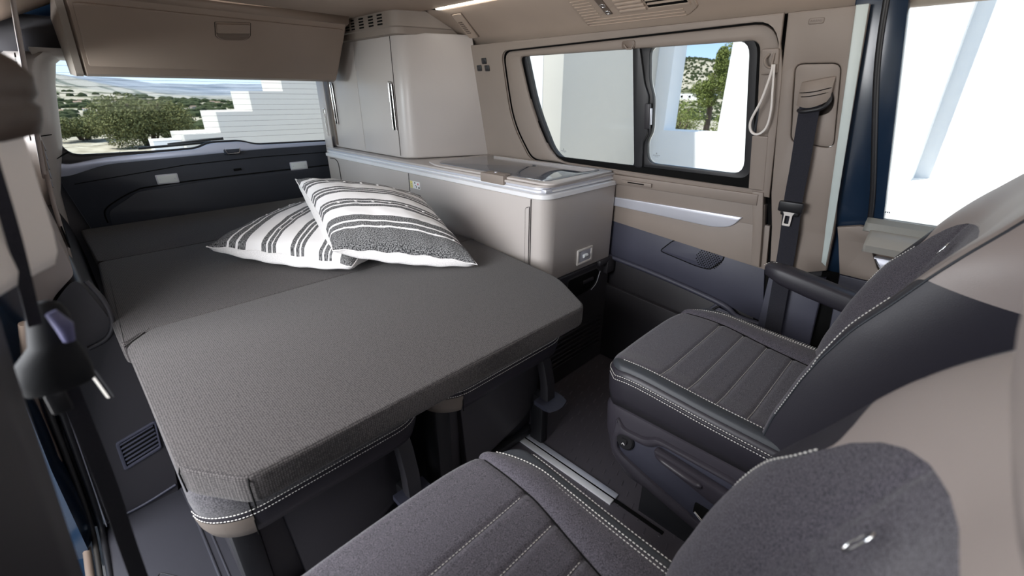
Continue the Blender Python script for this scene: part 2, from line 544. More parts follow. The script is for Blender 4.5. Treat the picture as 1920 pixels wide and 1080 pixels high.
# ---- right wall
wr = empty('wall_right', (1.6, 0.9, 0), kind='structure')
ap = [(1.535, 1.318), (1.535, 1.22), (1.525, 1.02), (1.43, 0.86), (0.40, 0.845), (0.425, 1.22), (0.46, 1.335)]
ap_r = [0.10, 0.05, 0.10, 0.04, 0.0, 0.06, 0.09]
def inset_poly(pts, d):
    out = []; N = len(pts)
    ar = sum(pts[i][0] * pts[(i + 1) % N][1] - pts[(i + 1) % N][0] * pts[i][1] for i in range(N))
    sg = 1 if ar > 0 else -1
    for i in range(N):
        p0, p1, p2 = Vector(pts[i - 1]).to_2d(), Vector(pts[i]).to_2d(), Vector(pts[(i + 1) % N]).to_2d()
        a = (p1 - p0).normalized(); b = (p2 - p1).normalized()
        na = Vector((-a.y, a.x)) * sg; nb = Vector((-b.y, b.x)) * sg
        m = (na + nb); m = m / max(0.6, m.length_squared) * 2
        out.append(p1 + m * d)
    return out
apo = rp(ap, ap_r)
plate('upper_panel', [(1.95, 0.86), (1.95, 1.345), (0.445, 1.345), (0.42, 0.86)], FR, 0.0, 0.012, 'greige', wr, holes=[apo], bev=0.004)
plate('recess_seal', [(1.60, 0.82), (1.60, 1.345), (0.40, 1.345), (0.37, 0.82)], FR, -0.03, -0.012, 'gap', wr, holes=[rp([(1.44, 1.30), (1.40, 1.08), (1.31, .89), (.47, .89), (.51, 1.30)], 0.05)])
# greige surround inside the dark joint
win_out = [(1.44, 1.288), (1.40, 1.07), (1.30, 0.872), (0.455, 0.862), (0.50, 1.287)]
win_r = [0.02, 0.3, 0.09, 0.02, 0.03]
plate('window_surround', rp([(p[0], p[1]) for p in inset_poly(ap, 0.008)], ap_r), FR, -0.025, -0.002, 'greige', wr,
      holes=[rp(win_out, win_r)], bev=0.007)
# sill ledge under the window
plate('sill_ledge', [(1.0, 0.852), (0.43, 0.852), (0.43, 0.815), (1.0, 0.815)], FR, -0.02, 0.022, 'greige', wr, bev=0.004)
plate('waist_panel', [(1.05, 0.82), (0.41, 0.82), (0.40, 0.745), (1.05, 0.745)], FR, -0.02, 0.005, 'greige', wr, bev=0.002)
plate('silver_strip', rp([(1.02, 0.757), (0.47, 0.765), (0.50, 0.725), (0.56, 0.712), (1.02, 0.722)], [0, .004, .03, .03, 0]), FR, -0.004, 0.012, 'alu_satin', wr, bev=0.004)
plate('greige_lower_band', [(1.05, 0.75), (0.385, 0.75), (0.365, 0.60), (1.05, 0.66)], FR, -0.02, 0.002, 'greige', wr, bev=0.002)
plate('rear_post', [(0.452, 0.86), (0.418, 0.86), (0.383, 0.61), (0.41, 0.61)], FR, -0.02, 0.018, 'greige', wr, bev=0.004)
plate('post_upper_block', rp([(0.478, 1.03), (0.432, 1.03), (0.419, 0.865), (0.465, 0.865)], 0.004), FR, -0.02, 0.014, 'greige', wr, bev=0.003)
box('card_reader', (0.80, 0.822, 0), (0.93, 0.838, 0.008), 'greige', wr, bevel=0.003, f=lambda a, b, c: FR(a, b, c + 0.022))
box('card_slot', (0.83, 0.829, 0), (0.90, 0.833, 0.0014), 'gap', wr, bevel=0, f=lambda a, b, c: FR(a, b, c + 0.030))
# slate lower panel with speaker plate
spk = [(0.72, 0.60), (0.755, 0.57), (0.60, 0.553), (0.54, 0.548), (0.500, 0.612), (0.52, 0.633), (0.665, 0.637)]
spk = rp([(0.755, 0.573), (0.70, 0.635), (0.508, 0.632), (0.503, 0.60), (0.545, 0.548), (0.60, 0.549)], 0.02)
plate('slate_panel', [(1.05, 0.665), (0.37, 0.60), (0.335, 0.41), (0.50, 0.438), (1.05, 0.515)], FR, -0.03, -0.002, 'blue_dark', wr, bev=0.003)
plate('speaker_rim', spk, FR, -0.004, -0.0005, 'gap', wr, bev=0.0005)
plate('speaker_plate', inset_poly(spk, 0.004), FR, -0.004, 0.0005, 'blue_dark', wr, bev=0.0008)
vs_, fs_ = [], []
for i in range(11):
    for j in range(11):
        y = 0.555 + (i - 5) * 0.0095 + (j % 2) * 0.0047; z = 0.588 + (j - 5) * 0.0068
        if ((y - 0.557) / 0.048) ** 2 + ((z - 0.588) / 0.036) ** 2 > 1: continue
        k = len(vs_)
        for (dy, dz) in ((-.0035, 0), (0, .0028), (.0035, 0), (0, -.0028)):
            vs_.append(FR(y + dy, z + dz, 0.0009))
        fs_.append((k, k + 1, k + 2, k + 3))
mesh('speaker_holes', vs_, fs_, 'gap', wr, smooth=0)
# crease ledge and storage pocket
tube('armrest_crease', smooth_path([FR(1.03, 0.500, 0.0), FR(0.75, 0.475, 0.004), FR(0.49, 0.437, 0.006), FR(0.42, 0.405, 0.004), FR(0.345, 0.40, 0.0)]), 0.010, 'blue_dark', wr, seg=10)
plate('pocket_back', [(1.05, 0.50), (0.50, 0.43), (0.30, 0.40), (0.30, 0.0), (1.05, 0.0)], FR, -0.05, -0.02, 'dark', wr)
plate('pocket_front', [(1.05, 0.372), (0.60, 0.335), (0.50, 0.33), (0.28, 0.33), (0.28, 0.0), (1.05, 0.0)], FR, -0.012, 0.010, 'dark', wr, bev=0.004)
plate('pocket_end', rp([(0.50, 0.43), (0.485, 0.415), (0.30, 0.385), (0.30, 0.32), (0.57, 0.335)], 0.006), FR, -0.012, 0.003, 'blue_dark', wr, bev=0.003)
tube('pocket_edge', [FR(0.485, 0.425, 0.006), FR(0.505, 0.405, 0.008), FR(0.528, 0.372, 0.008)], 0.004, 'black', wr)
# rear quarter cloth side behind the tall cupboard
plate('outer_skin', [(2.72, 0.0), (2.72, 1.35), (1.60, 1.35), (1.60, 0.84), (-0.05, 0.80), (-1.72, .80), (-1.72, 0.0)], lambda y, z, c: (XR(z) + 0.06 + c, y, z), 0.0, 0.01, 'dark', wr)

# three little push buttons on the panel beside the tall cupboard
for i, (y, z) in enumerate(((1.644, 1.279), (1.682, 1.252), (1.630, 1.250))):
    t = empty('push_button', FR(y, z, 0.012), group='black push buttons by the cupboard',
              label=('topmost black push button beside the tall cupboard', 'lower left black push button beside the tall cupboard', 'lower right black push button beside the tall cupboard')[i], cat='button')
    box('button_body', (y - .015, z - .012, 0.011), (y + .015, z + .012, 0.017), 'black', t, bevel=0.003, f=FR)
    box('button_cap', (y - .004, z - .004, 0.016), (y + .004, z + .004, 0.0185), 'dark', t, bevel=0.001, f=FR)

# ---- window_1 : sliding side window
w1 = empty('window_1', FR(0.9, 1.05, -0.03), kind='structure')
g1 = rp([(1.418, 1.300), (1.383, 1.094), (1.31, 0.925), (1.265, 0.884), (0.905, 0.884), (0.918, 1.300)], [.01, .25, .08, .03, .022, .015])
g2 = rp([(0.853, 1.292), (0.850, 1.190), (0.832, 1.135), (0.832, 1.02), (0.852, 0.985), (0.848, 0.906), (0.498, 0.903), (0.535, 1.290)],
        [.03, .02, .02, .02, .02, .045, .045, .04])
plate('window_frame', rp([(1.45, 1.31), (1.41, 1.07), (1.31, 0.868), (0.44, 0.858), (0.475, 1.31)], win_r), FR, -0.045, -0.022, 'black', w1, holes=[g1, g2], bev=0.004)
plate('pane', g1, FR, -0.040, -0.037, 'glass', w1, bev=0)
plate('pane', g2, FR, -0.044, -0.041, 'glass', w1, bev=0)
plate('divider', rp([(0.905, 1.30), (0.885, 1.30), (0.862, 1.18), (0.845, 1.14), (0.845, 1.01), (0.862, 0.98), (0.862, 0.885), (0.895, 0.885)], 0.01), FR, -0.03, -0.010, 'black', w1, bev=0.003)
box('latch', (0.832, 1.030, -0.012), (0.852, 1.115, 0.002), 'dark', w1, bevel=0.003, f=FR)
box('latch_plate', (0.828, 1.045, -0.012), (0.834, 1.10, -0.002), 'alu_satin', w1, bevel=0.001, f=FR)
tube('lower_track', [FR(1.28, 0.881, -0.018), FR(0.9, 0.876, -0.018), FR(0.475, 0.872, -0.018)], 0.003, 'dark', w1)
# etched marks in pane corners
def etched(y, z, s, parent, c):
    vs2, fs2 = [], []
    def dab(a, b, wa, wb):
        k = len(vs2)
        for q in ((-wa, -wb), (wa, -wb), (wa, wb), (-wa, wb)):
            vs2.append(FR(y + (a + q[0]) * s, z + (b + q[1]) * s, c))
        fs2.append((k, k + 1, k + 2, k + 3))
    for a in range(-4, 5): dab(a * 1.0, 0.0, 0.32, 0.5)
    for a in range(-2, 3): dab(a * 1.0, -1.6, 0.25, 0.35)
    dab(0, 2.4, 0.7, 0.7); dab(0, 1.3, 0.25, 0.3)
    mesh('etched_mark', vs2, fs2, 'grey_mark', parent, smooth=0)
M['grey_mark'] = flat('etched_grey', (0.25, 0.26, 0.27), 0.6)
etched(1.262, 0.915, 0.0032, w1, -0.036)
etched(0.820, 0.935, 0.0032, w1, -0.040)

# blind pull tab at the top edge
tab = empty('blind_pull_tab', FR(0.92, 1.297, 0.0), label='small grey pull tab of the window blind above the side window', cat='tab')
plate('tab_housing', rp(rect(0.895, 1.288, 0.945, 1.312), 0.008), FR, -0.004, 0.002, 'greige_dk', tab, bev=0.001)
tube('tab_hook', [FR(0.935, 1.300, 0.003), FR(0.92, 1.286, 0.008), FR(0.905, 1.286, 0.006), FR(0.90, 1.296, 0.003)], 0.0028, 'greige', tab, seg=8)

# hook block and strap loop
hk = empty('coat_hook', FR(0.46, 1.23, 0.0), label='greige coat hook block at the corner between window and pillar', cat='hook')
plate('hook_block', rp([(0.486, 1.262), (0.440, 1.262), (0.434, 1.200), (0.478, 1.196)], 0.006), FR, -0.02, 0.020, 'greige', hk, bev=0.004)
tube('hook_prong', smooth_path([FR(0.462, 1.248, 0.024), FR(0.468, 1.236, 0.034), FR(0.464, 1.222, 0.036), FR(0.454, 1.214, 0.030), FR(0.446, 1.222, 0.024)]), 0.0032, 'greige', hk)
tube('hook_prong', [FR(0.450, 1.250, 0.022), FR(0.451, 1.220, 0.026)], 0.003, 'greige', hk)
stp = empty('strap_loop', FR(0.455, 1.2, 0.02), label='cream cord loop hanging from the coat hook beside the side window', cat='strap')
tube('cord', smooth_path([FR(0.447, 1.222, 0.028), FR(0.448, 1.195, 0.03), FR(0.462, 1.13, 0.03), FR(0.482, 1.075, 0.03), FR(0.478, 1.045, 0.03), FR(0.458, 1.036, 0.03),
                          FR(0.438, 1.055, 0.03), FR(0.432, 1.10, 0.03), FR(0.437, 1.16, 0.03), FR(0.443, 1.222, 0.028)]), 0.0042, 'strap', stp, flat_=0.7)
st2 = empty('window_strut', FR(0.45, 1.1, 0.0), label='dark vertical strut in the slot behind the cream cord loop', cat='strut')
plate('strut_slot', [(0.475, 1.20), (0.437, 1.20), (0.428, 1.03), (0.468, 1.03)], FR, -0.03, -0.012, 'gap', st2)
tube('rod', [FR(0.470, 1.19, -0.006), FR(0.478, 1.04, -0.006)], 0.004, 'vinyl_edge', st2)

# ---- B pillar on the right (trim_1)
M['edge_highlight'] = plastic('painted_highlight', (0.50, 0.56, 0.54), 0.4)  # light on the pillar's rounded edge, painted as a pale strip
tp = empty('trim_1', FR(0.33, 0.9, 0), kind='structure')
plate('shut_line', [(0.448, 1.345), (0.30, 1.345), (0.22, 0.0), (0.36, 0.0), (0.375, 0.60), (0.412, 0.86), (0.43, 1.2)], FR, -0.03, -0.012, 'gap', tp)
rec = rp([(0.398, 1.223), (0.290, 1.221), (0.262, 1.008), (0.372, 1.018)], 0.022)
plate('pillar_trim', [(0.437, 1.345), (0.262, 1.345), (0.225, 0.87), (0.208, 0.765), (0.200, 0.645), (0.348, 0.585), (0.362, 0.66), (0.398, 0.86), (0.428, 1.20)], FR, -0.015, 0.010, 'greige', tp, holes=[rec], bev=0.006)
plate('edge_highlight_strip', [(0.288, 1.345), (0.262, 1.345), (0.212, 0.765), (0.204, 0.66), (0.218, 0.67), (0.232, 0.775)], FR, 0.008, 0.0125, 'edge_highlight', tp, bev=0.002)
plate('belt_guide_plate', inset_poly(rec, 0.0012), FR, -0.012, 0.006, 'greige', tp, holes=[rp([(0.350, 1.165), (0.296, 1.160), (0.282, 1.10), (0.372, 1.08)], 0.03)], bev=0.003)
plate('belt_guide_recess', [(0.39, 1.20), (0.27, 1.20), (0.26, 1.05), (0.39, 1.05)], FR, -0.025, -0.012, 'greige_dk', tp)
plate('airbag_badge_rim', rp(rect(0.348, 1.312, 0.384, 1.326), 0.005), FR, 0.0096, 0.0108, 'greige_dk', tp, bev=0.0003)
plate('airbag_badge', rp(rect(0.3495, 1.3132, 0.3825, 1.3248), 0.004), FR, 0.010, 0.0114, 'greige', tp, bev=0.0004)
def text(body, size, f, mat, parent, name='lettering', depth=0.0004, c=0.0):
    cu = bpy.data.curves.new('text', 'FONT'); cu.body = body; cu.size = size; cu.align_x = 'CENTER'; cu.align_y = 'CENTER'
    cu.extrude = depth; cu.resolution_u = 3
    ob = bpy.data.objects.new('tmp', cu); me = bpy.data.meshes.new_from_object(ob)
    bpy.data.objects.remove(ob)
    for v in me.vertices: v.co = Vector(f(v.co.x, v.co.y, v.co.z + c))
    return fin(name, me, mat, parent, 0)
text('AIRBAG', 0.0078, lambda a, b, c: FR(0.366 - a, 1.319 + b, c), 'greige_dk', tp, c=0.0116)
plate('pillar_foot', [(0.350, 0.578), (0.196, 0.622), (0.185, 0.40), (0.16, 0.0), (0.34, 0.0)], FR, -0.015, 0.008, 'blue_dark', tp, bev=0.004)

sb = empty('seat_belt', FR(0.33, 0.9, 0.03), label='black seat belt hanging down the right hand pillar with a silver tongue', cat='seat belt')
def webbing(name, pts, width, parent, wdir=(0, 1, 0), t=0.0012):
    P = smooth_path(pts, 6); W = Vector(wdir).normalized() * width / 2
    L = []
    for (p, s, u, tt) in frames(P):
        n = tt.cross(W).normalized() * t / 2
        L.append([p - W - n, p + W - n, p + W + n, p - W + n])
    return loft(name, L, 'belt', parent, smooth=40)
webbing('webbing', [FR(0.334, 1.135, 0.02), FR(0.337, 1.10, 0.026), FR(0.330, 0.95, 0.03), FR(0.328, 0.85, 0.03), FR(0.315, 0.70, 0.03), FR(0.300, 0.50, 0.03), FR(0.27, 0.10, 0.03)], 0.050, sb, (0, 1, 0.02))
# height adjuster hood over the belt guide
loft('adjuster_hood', [[Vector(FR(0.372 - 0.076 * k / 8, z - 0.012 * math.sin(k / 8 * 3.1) * (1 if z < 1.15 else 0) + 0.014 * (k / 8), c * (0.5 + 0.5 * math.sin(k / 8 * 3.14) ** 0.6)))
                        for (z, c) in ((1.178, 0.006), (1.175, 0.020), (1.158, 0.034), (1.135, 0.038), (1.118, 0.034), (1.118, 0.006))] for k in range(9)], 'greige', sb)
for zz in (1.150, 1.140):
    tube('hood_groove', [Vector(FR(0.370 - 0.072 * k / 8, zz - 0.004 * math.sin(k / 8 * 3.1) + 0.013 * (k / 8), 0.0375 * (0.5 + 0.5 * math.sin(k / 8 * 3.14) ** 0.6))) for k in range(9)], 0.0012, 'gap', sb, seg=5)
tube('belt_guide', smooth_path([FR(0.366, 1.105, 0.012), FR(0.350, 1.103, 0.028), FR(0.31, 1.112, 0.028), FR(0.296, 1.13, 0.018), FR(0.30, 1.15, 0.008)]), 0.0055, 'black', sb)
tg = box('tongue_body', (0.294, 0.815, 0.030), (0.362, 0.848, 0.048), 'black', sb, bevel=0.005, f=FR)
box('tongue_foot', (0.304, 0.803, 0.031), (0.354, 0.818, 0.042), 'black', sb, bevel=0.004, f=FR)
plate('metal_tongue', rp([(0.347, 0.817), (0.313, 0.817), (0.319, 0.806), (0.3205, 0.770), (0.3425, 0.770), (0.342, 0.806)], 0.003), FR, 0.040, 0.043, 'strap', sb, holes=[rp(rect(0.3255, 0.777, 0.338, 0.803), .002)], bev=0.0008)

# ---- cab door on the right : door_1 with window_2
d1 = empty('door_1', (1.6, -0.2, 0), kind='structure')
plate('painted_pillar', [(0.30, 1.40), (0.20, 1.40), (0.10, 0.78), (0.09, 0.64), (0.22, 0.64), (0.25, 0.75)], FR, -0.05, -0.014, 'navy', d1, bev=0.004)
tube('door_seal', smooth_path([FR(0.236, 1.37, -0.012), FR(0.215, 1.20, -0.012), FR(0.150, 0.90, -0.012), FR(0.135, 0.80, -0.012)]), 0.007, 'black', d1, seg=8)
plate('window_frame', [(0.245, 1.42), (0.235, 1.30), (0.142, 0.86), (0.128, 0.78), (-1.25, 0.78), (-1.25, 1.42)], FR, -0.05, -0.02, 'black', d1,
      holes=[rp([(0.232, 1.40), (0.222, 1.22), (0.130, 0.842), (0.124, 0.822), (-1.2, 0.822), (-1.2, 1.40)], [.08, .05, .03, .02, 0, 0])], bev=0.003)
w2 = empty('window_2', (1.6, -0.2, 1.1), kind='structure')
plate('pane', [(0.24, 1.41), (0.225, 1.22), (0.13, 0.815), (-1.2, 0.815), (-1.2, 1.41)], FR, -0.042, -0.038, 'glass', w2, bev=0)
etched(0.118, 0.842, 0.0042, w2, -0.037)
M['door_green'] = plastic('door_sill_plastic', (0.20, 0.20, 0.18), 0.5)
M['ledge'] = plastic('door_ledge_plastic', (0.27, 0.26, 0.235), 0.5)
loft('belt_line_rail', [[Vector((x, y, z)) for (x, z) in ((1.61, 0.822), (1.585, 0.826), (1.568, 0.815), (1.562, 0.795), (1.60, 0.785))] for y in (0.142, 0.13, -1.2)], 'door_green', d1, closed=False, thick=0.003)
loft('ledge_top', [[Vector((x, y, z)) for (x, z) in ((1.60, 0.800), (1.562, 0.797), (1.53, 0.785), (1.515, 0.765), (1.518, 0.748), (1.56, 0.742))] for y in (0.125, 0.118, -1.2)], 'ledge', d1, closed=False, thick=0.004)
plate('door_trim', [(0.205, 0.785), (0.155, 0.800), (-1.2, 0.80), (-1.2, 0.615), (0.165, 0.645)], FR, -0.015, 0.010, 'greige', d1,
      holes=[rp([(0.120, 0.755), (-1.15, 0.755), (-1.15, 0.665), (0.075, 0.672)], [.01, 0, 0, .02])], bev=0.004)
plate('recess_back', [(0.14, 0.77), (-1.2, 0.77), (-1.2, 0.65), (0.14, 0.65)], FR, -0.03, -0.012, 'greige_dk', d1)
plate('pull_handle', rp([(0.100, 0.718), (-1.15, 0.716), (-1.15, 0.685), (0.078, 0.688)], .003), FR, -0.01, 0.016, 'alu_satin', d1, bev=0.004)
plate('door_lower', [(0.165, 0.642), (-1.2, 0.612), (-1.2, 0.0), (0.10, 0.0)], FR, -0.015, 0.004, 'blue_dark', d1, bev=0.004)
plate('shut_gap', [(0.215, 0.80), (0.13, 0.80), (0.08, 0.0), (0.20, 0.0)], FR, -0.03, -0.016, 'gap', d1)

# ---- cab: windscreen side and the near side front door, behind the camera
wf = empty('wall_front', (0.75, -1.75, 0), kind='structure')
plate('bulkhead', rect(-0.15, 0.0, 1.64, 0.92), FY(-1.70), -0.02, 0.02, 'dark', wf)
plate('windscreen_frame', rect(-0.15, 0.90, 1.64, 1.54), FY(-1.70), -0.02, 0.02, 'greige', wf, holes=[rp(rect(-0.05, 0.96, 1.54, 1.36), .08)])
loft('dashboard', [[Vector((x, y, z)) for (y, z) in ((-1.68, 0.55), (-1.68, 0.93), (-1.45, 0.95), (-1.28, 0.90), (-1.24, 0.80), (-1.30, 0.55))] for x in (-0.12, 1.60)], 'dark', wf, smooth=50)
d2 = empty('door_2', (-0.13, -0.6, 0), kind='structure')
plate('door_panel', rect(-1.72, 0.0, 0.28, 0.80), FL, -0.04, 0.0, 'dark', d2)
plate('door_frame', rect(-1.72, 0.79, 0.28, 1.36), FL, -0.04, 0.0, 'greige', d2, holes=[rp(rect(-1.60, 0.86, 0.20, 1.28), .06)])
# ---- air outlet panel on the right cantrail
av = empty('air_outlet_panel', tuple(on_cant(0.85, 0.5)), label='greige ribbed air outlet panel in the roof edge above the side window', cat='vent')
plate('base_plate', rp([(-0.35, 0.675), (0.80, 0.675), (1.02, 0.72), (0.98, 1.085), (-0.35, 1.085)], [0, .04, .05, .02, 0]), FC, -0.002, 0.004, 'headliner', av, bev=0.001)
for k in range(14):
    s = 0.98 - k * 0.085
    ya = 0.70 if s > 0.8 else 0.68
    if s < 0.74:
        tube('rib', [on_cant(1.075, s, .005), on_cant(1.005, s, .005)], 0.0016, 'headliner', av, seg=6)
    else:
        tube('rib', [on_cant(1.078, s, .005), on_cant(ya + 0.02, s, .005)], 0.0016, 'headliner', av, seg=6)
plate('louver_box', rp([(-0.35, 0.69), (0.72, 0.69), (0.72, 0.925), (-0.35, 0.945)], 0.02), FC, 0.002, 0.008, 'headliner', av,
      holes=[rect(-0.2, 0.695, 0.66, 0.822)], bev=0.002)
plate('louver_hole', rect(-0.25, 0.69, 0.68, 0.83), FC, 0.003, 0.005, 'gap', av)
for k in range(6):
    s = 0.36 - k * 0.1
    box('louver_blade', (s - .035 + .26, 0.825, 0.008), (s + .025 + .26, 0.918, 0.014), 'headliner', av, bevel=0.002, f=lambda a, b, c: on_cant(b, a, c))
    box('louver_blade', (s - .09 + .26, 0.70, 0.004), (s - .065 + .26, 0.818, 0.011), 'headliner', av, bevel=0.002, f=lambda a, b, c: on_cant(b, a, c))
plate('lamp_slot', rp([(-0.3, 0.955), (0.70, 0.955), (0.70, 0.98), (-0.3, 0.985)], 0.01), FC, 0.003, 0.0065, 'greige_dk', av, bev=0.001)
for s in (0.62, 0.42):
    p = on_cant(0.966, s, 0.008)
    tube('lamp_ring', [p + Vector((0.008 * math.cos(a / 8 * math.pi) * .93, 0.008 * math.sin(a / 8 * math.pi), -0.008 * math.cos(a / 8 * math.pi) * .4)) for a in range(16)], 0.0022, 'chrome', av, closed=True)

# ---- small control plate on the cantrail near the tall cupboard
cp = empty('control_plate', tuple(on_cant(1.66, 0.6)), label='small oblong greige lamp plate on the sloping roof edge', cat='control')
plate('plate_body', rp([(0.00, 1.605), (0.00, 1.665), (0.92, 1.725), (0.92, 1.665)], [.03] * 4), FC, -0.001, 0.005, 'headliner', cp, bev=0.002)
plate('plate_rim', rp([(-.02, 1.600), (-.02, 1.670), (0.94, 1.730), (0.94, 1.660)], [.03] * 4), FC, -0.001, 0.0015, 'greige_dk', cp, bev=0.0005)
for k in range(7):
    s = 0.28 + k * 0.07
    box('button', (s - .015, 1.645 + s * .06 - .012, 0.005), (s + .015, 1.645 + s * .06 + .012, 0.007), 'greige_dk', cp, bevel=0.0005, f=lambda a, b, c: on_cant(b, a, c))

# ================================================================== REAR: wall_back = tailgate
wb = empty('wall_back', (0.6, 2.72, 0), kind='structure')
YB = 2.70
wino = rp([(0.12, 1.275), (0.03, 0.99), (0.055, 0.895), (0.36, 0.890), (0.52, 0.893), (0.575, 0.917), (0.72, 0.917), (0.79, 0.893), (1.22, 0.887), (1.24, 1.275)], [.04, .12, .09, .1, .04, .03, .03, .04, .05, .05])
plate('tailgate_frame', rp([(-0.10, 1.42), (-0.14, 0.86), (0.0, 0.80), (1.30, 0.80), (1.34, 1.42)], .02), FY(YB), -0.04, 0.0, 'dark', wb, holes=[wino], bev=0.012)
# pale metallic band under the glass
plate('metallic_band', rp([(-0.03, 0.905), (0.03, 0.862), (0.16, 0.882), (0.36, 0.887), (0.52, 0.891), (0.575, 0.914), (0.72, 0.914), (0.79, 0.891), (1.20, 0.884), (1.20, 0.866), (0.8, 0.868), (0.16, 0.852), (0.03, 0.815), (-0.03, 0.82)],
      [.01, .06, .1, .1, .03, .03, .03, .03, 0, 0, .05, .05, .03, .01]), FY(YB), 0.0, 0.012, 'silver_paint', wb, bev=0.003)
plate('tailgate_panel', rp([(0.015, 0.845), (0.12, 0.862), (0.45, 0.872), (0.9, 0.872), (1.22, 0.862), (1.22, 0.45), (0.06, 0.45), (0.0, 0.80)], [.03, .05, .1, .1, 0, 0, 0, .03]), FY(YB), -0.03, 0.010, 'navy_int', wb, bev=0.006)
tube('panel_groove', [(0.04, YB - 0.0125, 0.782), (0.45, YB - 0.0125, 0.822), (0.8, YB - 0.0125, 0.830), (1.18, YB - 0.0125, 0.826)], 0.0018, 'gap', wb, seg=5)
tube('panel_groove', smooth_path([(0.10, YB - 0.0125, 0.60), (0.105, YB - 0.0125, 0.655), (0.16, YB - 0.0125, 0.695), (0.235, YB - 0.0125, 0.728), (0.30, YB - 0.0125, 0.738), (0.6, YB - 0.0125, 0.748), (1.18, YB - 0.0125, 0.752)]), 0.003, 'gap', wb, seg=5)
plate('panel_lower_tray', rp([(0.11, 0.60), (0.115, 0.65), (0.24, 0.722), (0.6, 0.742), (1.2, 0.746), (1.2, 0.5), (0.11, 0.5)], .02), FY(YB), 0.008, 0.014, 'navy_int', wb, bev=0.004)
# tailgate latch tab and notch
box('latch_tab', (0.63, YB - 0.022, 0.855), (0.705, YB, 0.880), 'navy_int', wb, bevel=0.003)
tube('latch_wire', [(0.632, YB - 0.024, 0.885), (0.642, YB - 0.027, 0.860), (0.696, YB - 0.027, 0.861), (0.704, YB - 0.024, 0.886)], 0.0018, 'chrome', wb)
tube('thumb_notch', [(0.655, YB - 0.012, 0.776), (0.69, YB - 0.012, 0.778)], 0.006, 'gap', wb)
plate('inner_shadow_wall', rect(-0.15, 0.0, 1.65, 0.82), FY(YB + 0.05), -0.01, 0.0, 'dark', wb)
for i, (x0, x1) in enumerate(((0.322, 0.410), (0.938, 1.034))):
    t = empty('tailgate_lamp', ((x0 + x1) / 2, YB - .012, 0.765), cat='lamp', group='lamps in the tailgate',
              label=('left frosted rectangular lamp set in the dark tailgate', 'right frosted rectangular lamp in the tailgate near the cupboard')[i])
    plate('lamp_bezel', rp(rect(x0, 0.743, x1, 0.788), 0.005), FY(YB), 0.010, 0.016, 'alu_satin', t, bev=0.002)
    plate('lens', rp(rect(x0 + .005, 0.748, x1 - .005, 0.783), 0.004), FY(YB), 0.012, 0.018, 'lamp', t, bev=0.002)
    for q in (x0 + .015, x1 - .015):
        tube('screw', [(q, YB - .017, .765), (q, YB - .0195, .765)], 0.003, 'alu_satin', t)
w3 = empty('window_3', (0.6, YB + 0.02, 1.08), kind='structure')
plate('pane', wino, FY(YB + 0.03), 0.0, 0.003, 'glass', w3, bev=0)
tube('glass_seal', [Vector((p[0], YB + 0.012, p[1])) for p in wino], 0.006, 'black', w3, closed=True, seg=6)
for k in range(13):
    z = 0.93 + k * 0.0262
    tube('heating_wire', [(0.045 if z < 1.1 else 0.07 + (z - 1.1) * .25, YB + 0.026, z), (0.6, YB + 0.026, z + 0.004), (1.22, YB + 0.026, z)], 0.0005, 'gap', w3, seg=4)
# wiper arm at the bottom edge of the glass, outside
wp = empty('rear_wiper', (0.45, YB + 0.06, 0.90), label='black rear wiper resting outside at the foot of the rear glass', cat='wiper')
tube('wiper_blade', [(0.30, YB + 0.055, 0.905), (0.45, YB + 0.06, 0.909), (0.60, YB + 0.055, 0.914)], 0.006, 'black', wp)
tube('wiper_arm', [(0.42, YB + 0.07, 0.913), (0.60, YB + 0.075, 0.925), (0.66, YB + 0.06, 0.928)], 0.007, 'black', wp)

# ================================================================== LEFT: wall_left
M['seat_plastic'] = plastic('mauve_grey_plastic', (0.040, 0.036, 0.047), 0.4, bump=0.15)
wl = empty('wall_left', (-0.13, 2.0, 0), kind='structure')
YC = 1.45
# dark lower trim: front face of the wheel-arch box with the heater vent
face = rp([(-0.185, 0.0), (-0.015, 0.0), (0.0, 0.12), (-0.002, 0.50), (-0.012, 0.62), (-0.04, 0.735), (-0.085, 0.690), (-0.13, 0.62), (-0.17, 0.40)], [0, .01, .03, .05, .05, .03, .02, .05, .1])
loft('wheel_arch_trim', [[Vector((p[0] + dx, y, p[1])) for p in face] for (y, dx) in ((YC, 0), (YC + 0.01, 0.004), (2.0, -0.012), (2.66, -0.012))], 'dark', wl)
plate('vent_bezel', rp([(-0.100, 0.252), (-0.106, 0.155), (-0.012, 0.178), (-0.002, 0.275)], .008), FY(YC), -0.001, 0.006, 'blue_dark', wl, bev=0.002,
      holes=[rp([(-0.092, 0.246), (-0.097, 0.165), (-0.016, 0.186), (-0.008, 0.266)], .005)])
plate('vent_cavity', [(-0.092, 0.246), (-0.097, 0.165), (-0.016, 0.186), (-0.008, 0.266)], FY(YC), -0.001, 0.001, 'gap', wl)
for k in range(6):
    q = k / 5
    box('vent_slat', (-0.095, 0, -.0025), (-0.012, 0.006, .0025), 'blue_dark', wl, bevel=0.001, f=lambda a, b, c, q=q: (a, YC - .005 + b, 0.174 + q * .066 + (a + .095) * .25 + c))
tube('trim_bead', smooth_path([(-0.07, YC - .002, 0.545), (-0.03, YC - .003, 0.56), (-0.008, YC - .004, 0.60), (-0.008, YC - 0.003, 0.66), (-0.025, YC - 0.003, 0.72)]), 0.006, 'dark', wl)
tube('kick_edge', smooth_path([(-0.185, YC - .002, 0.012), (-0.10, YC - .004, 0.016), (-0.015, YC - .002, 0.03)]), 0.004, 'blue_dark', wl)
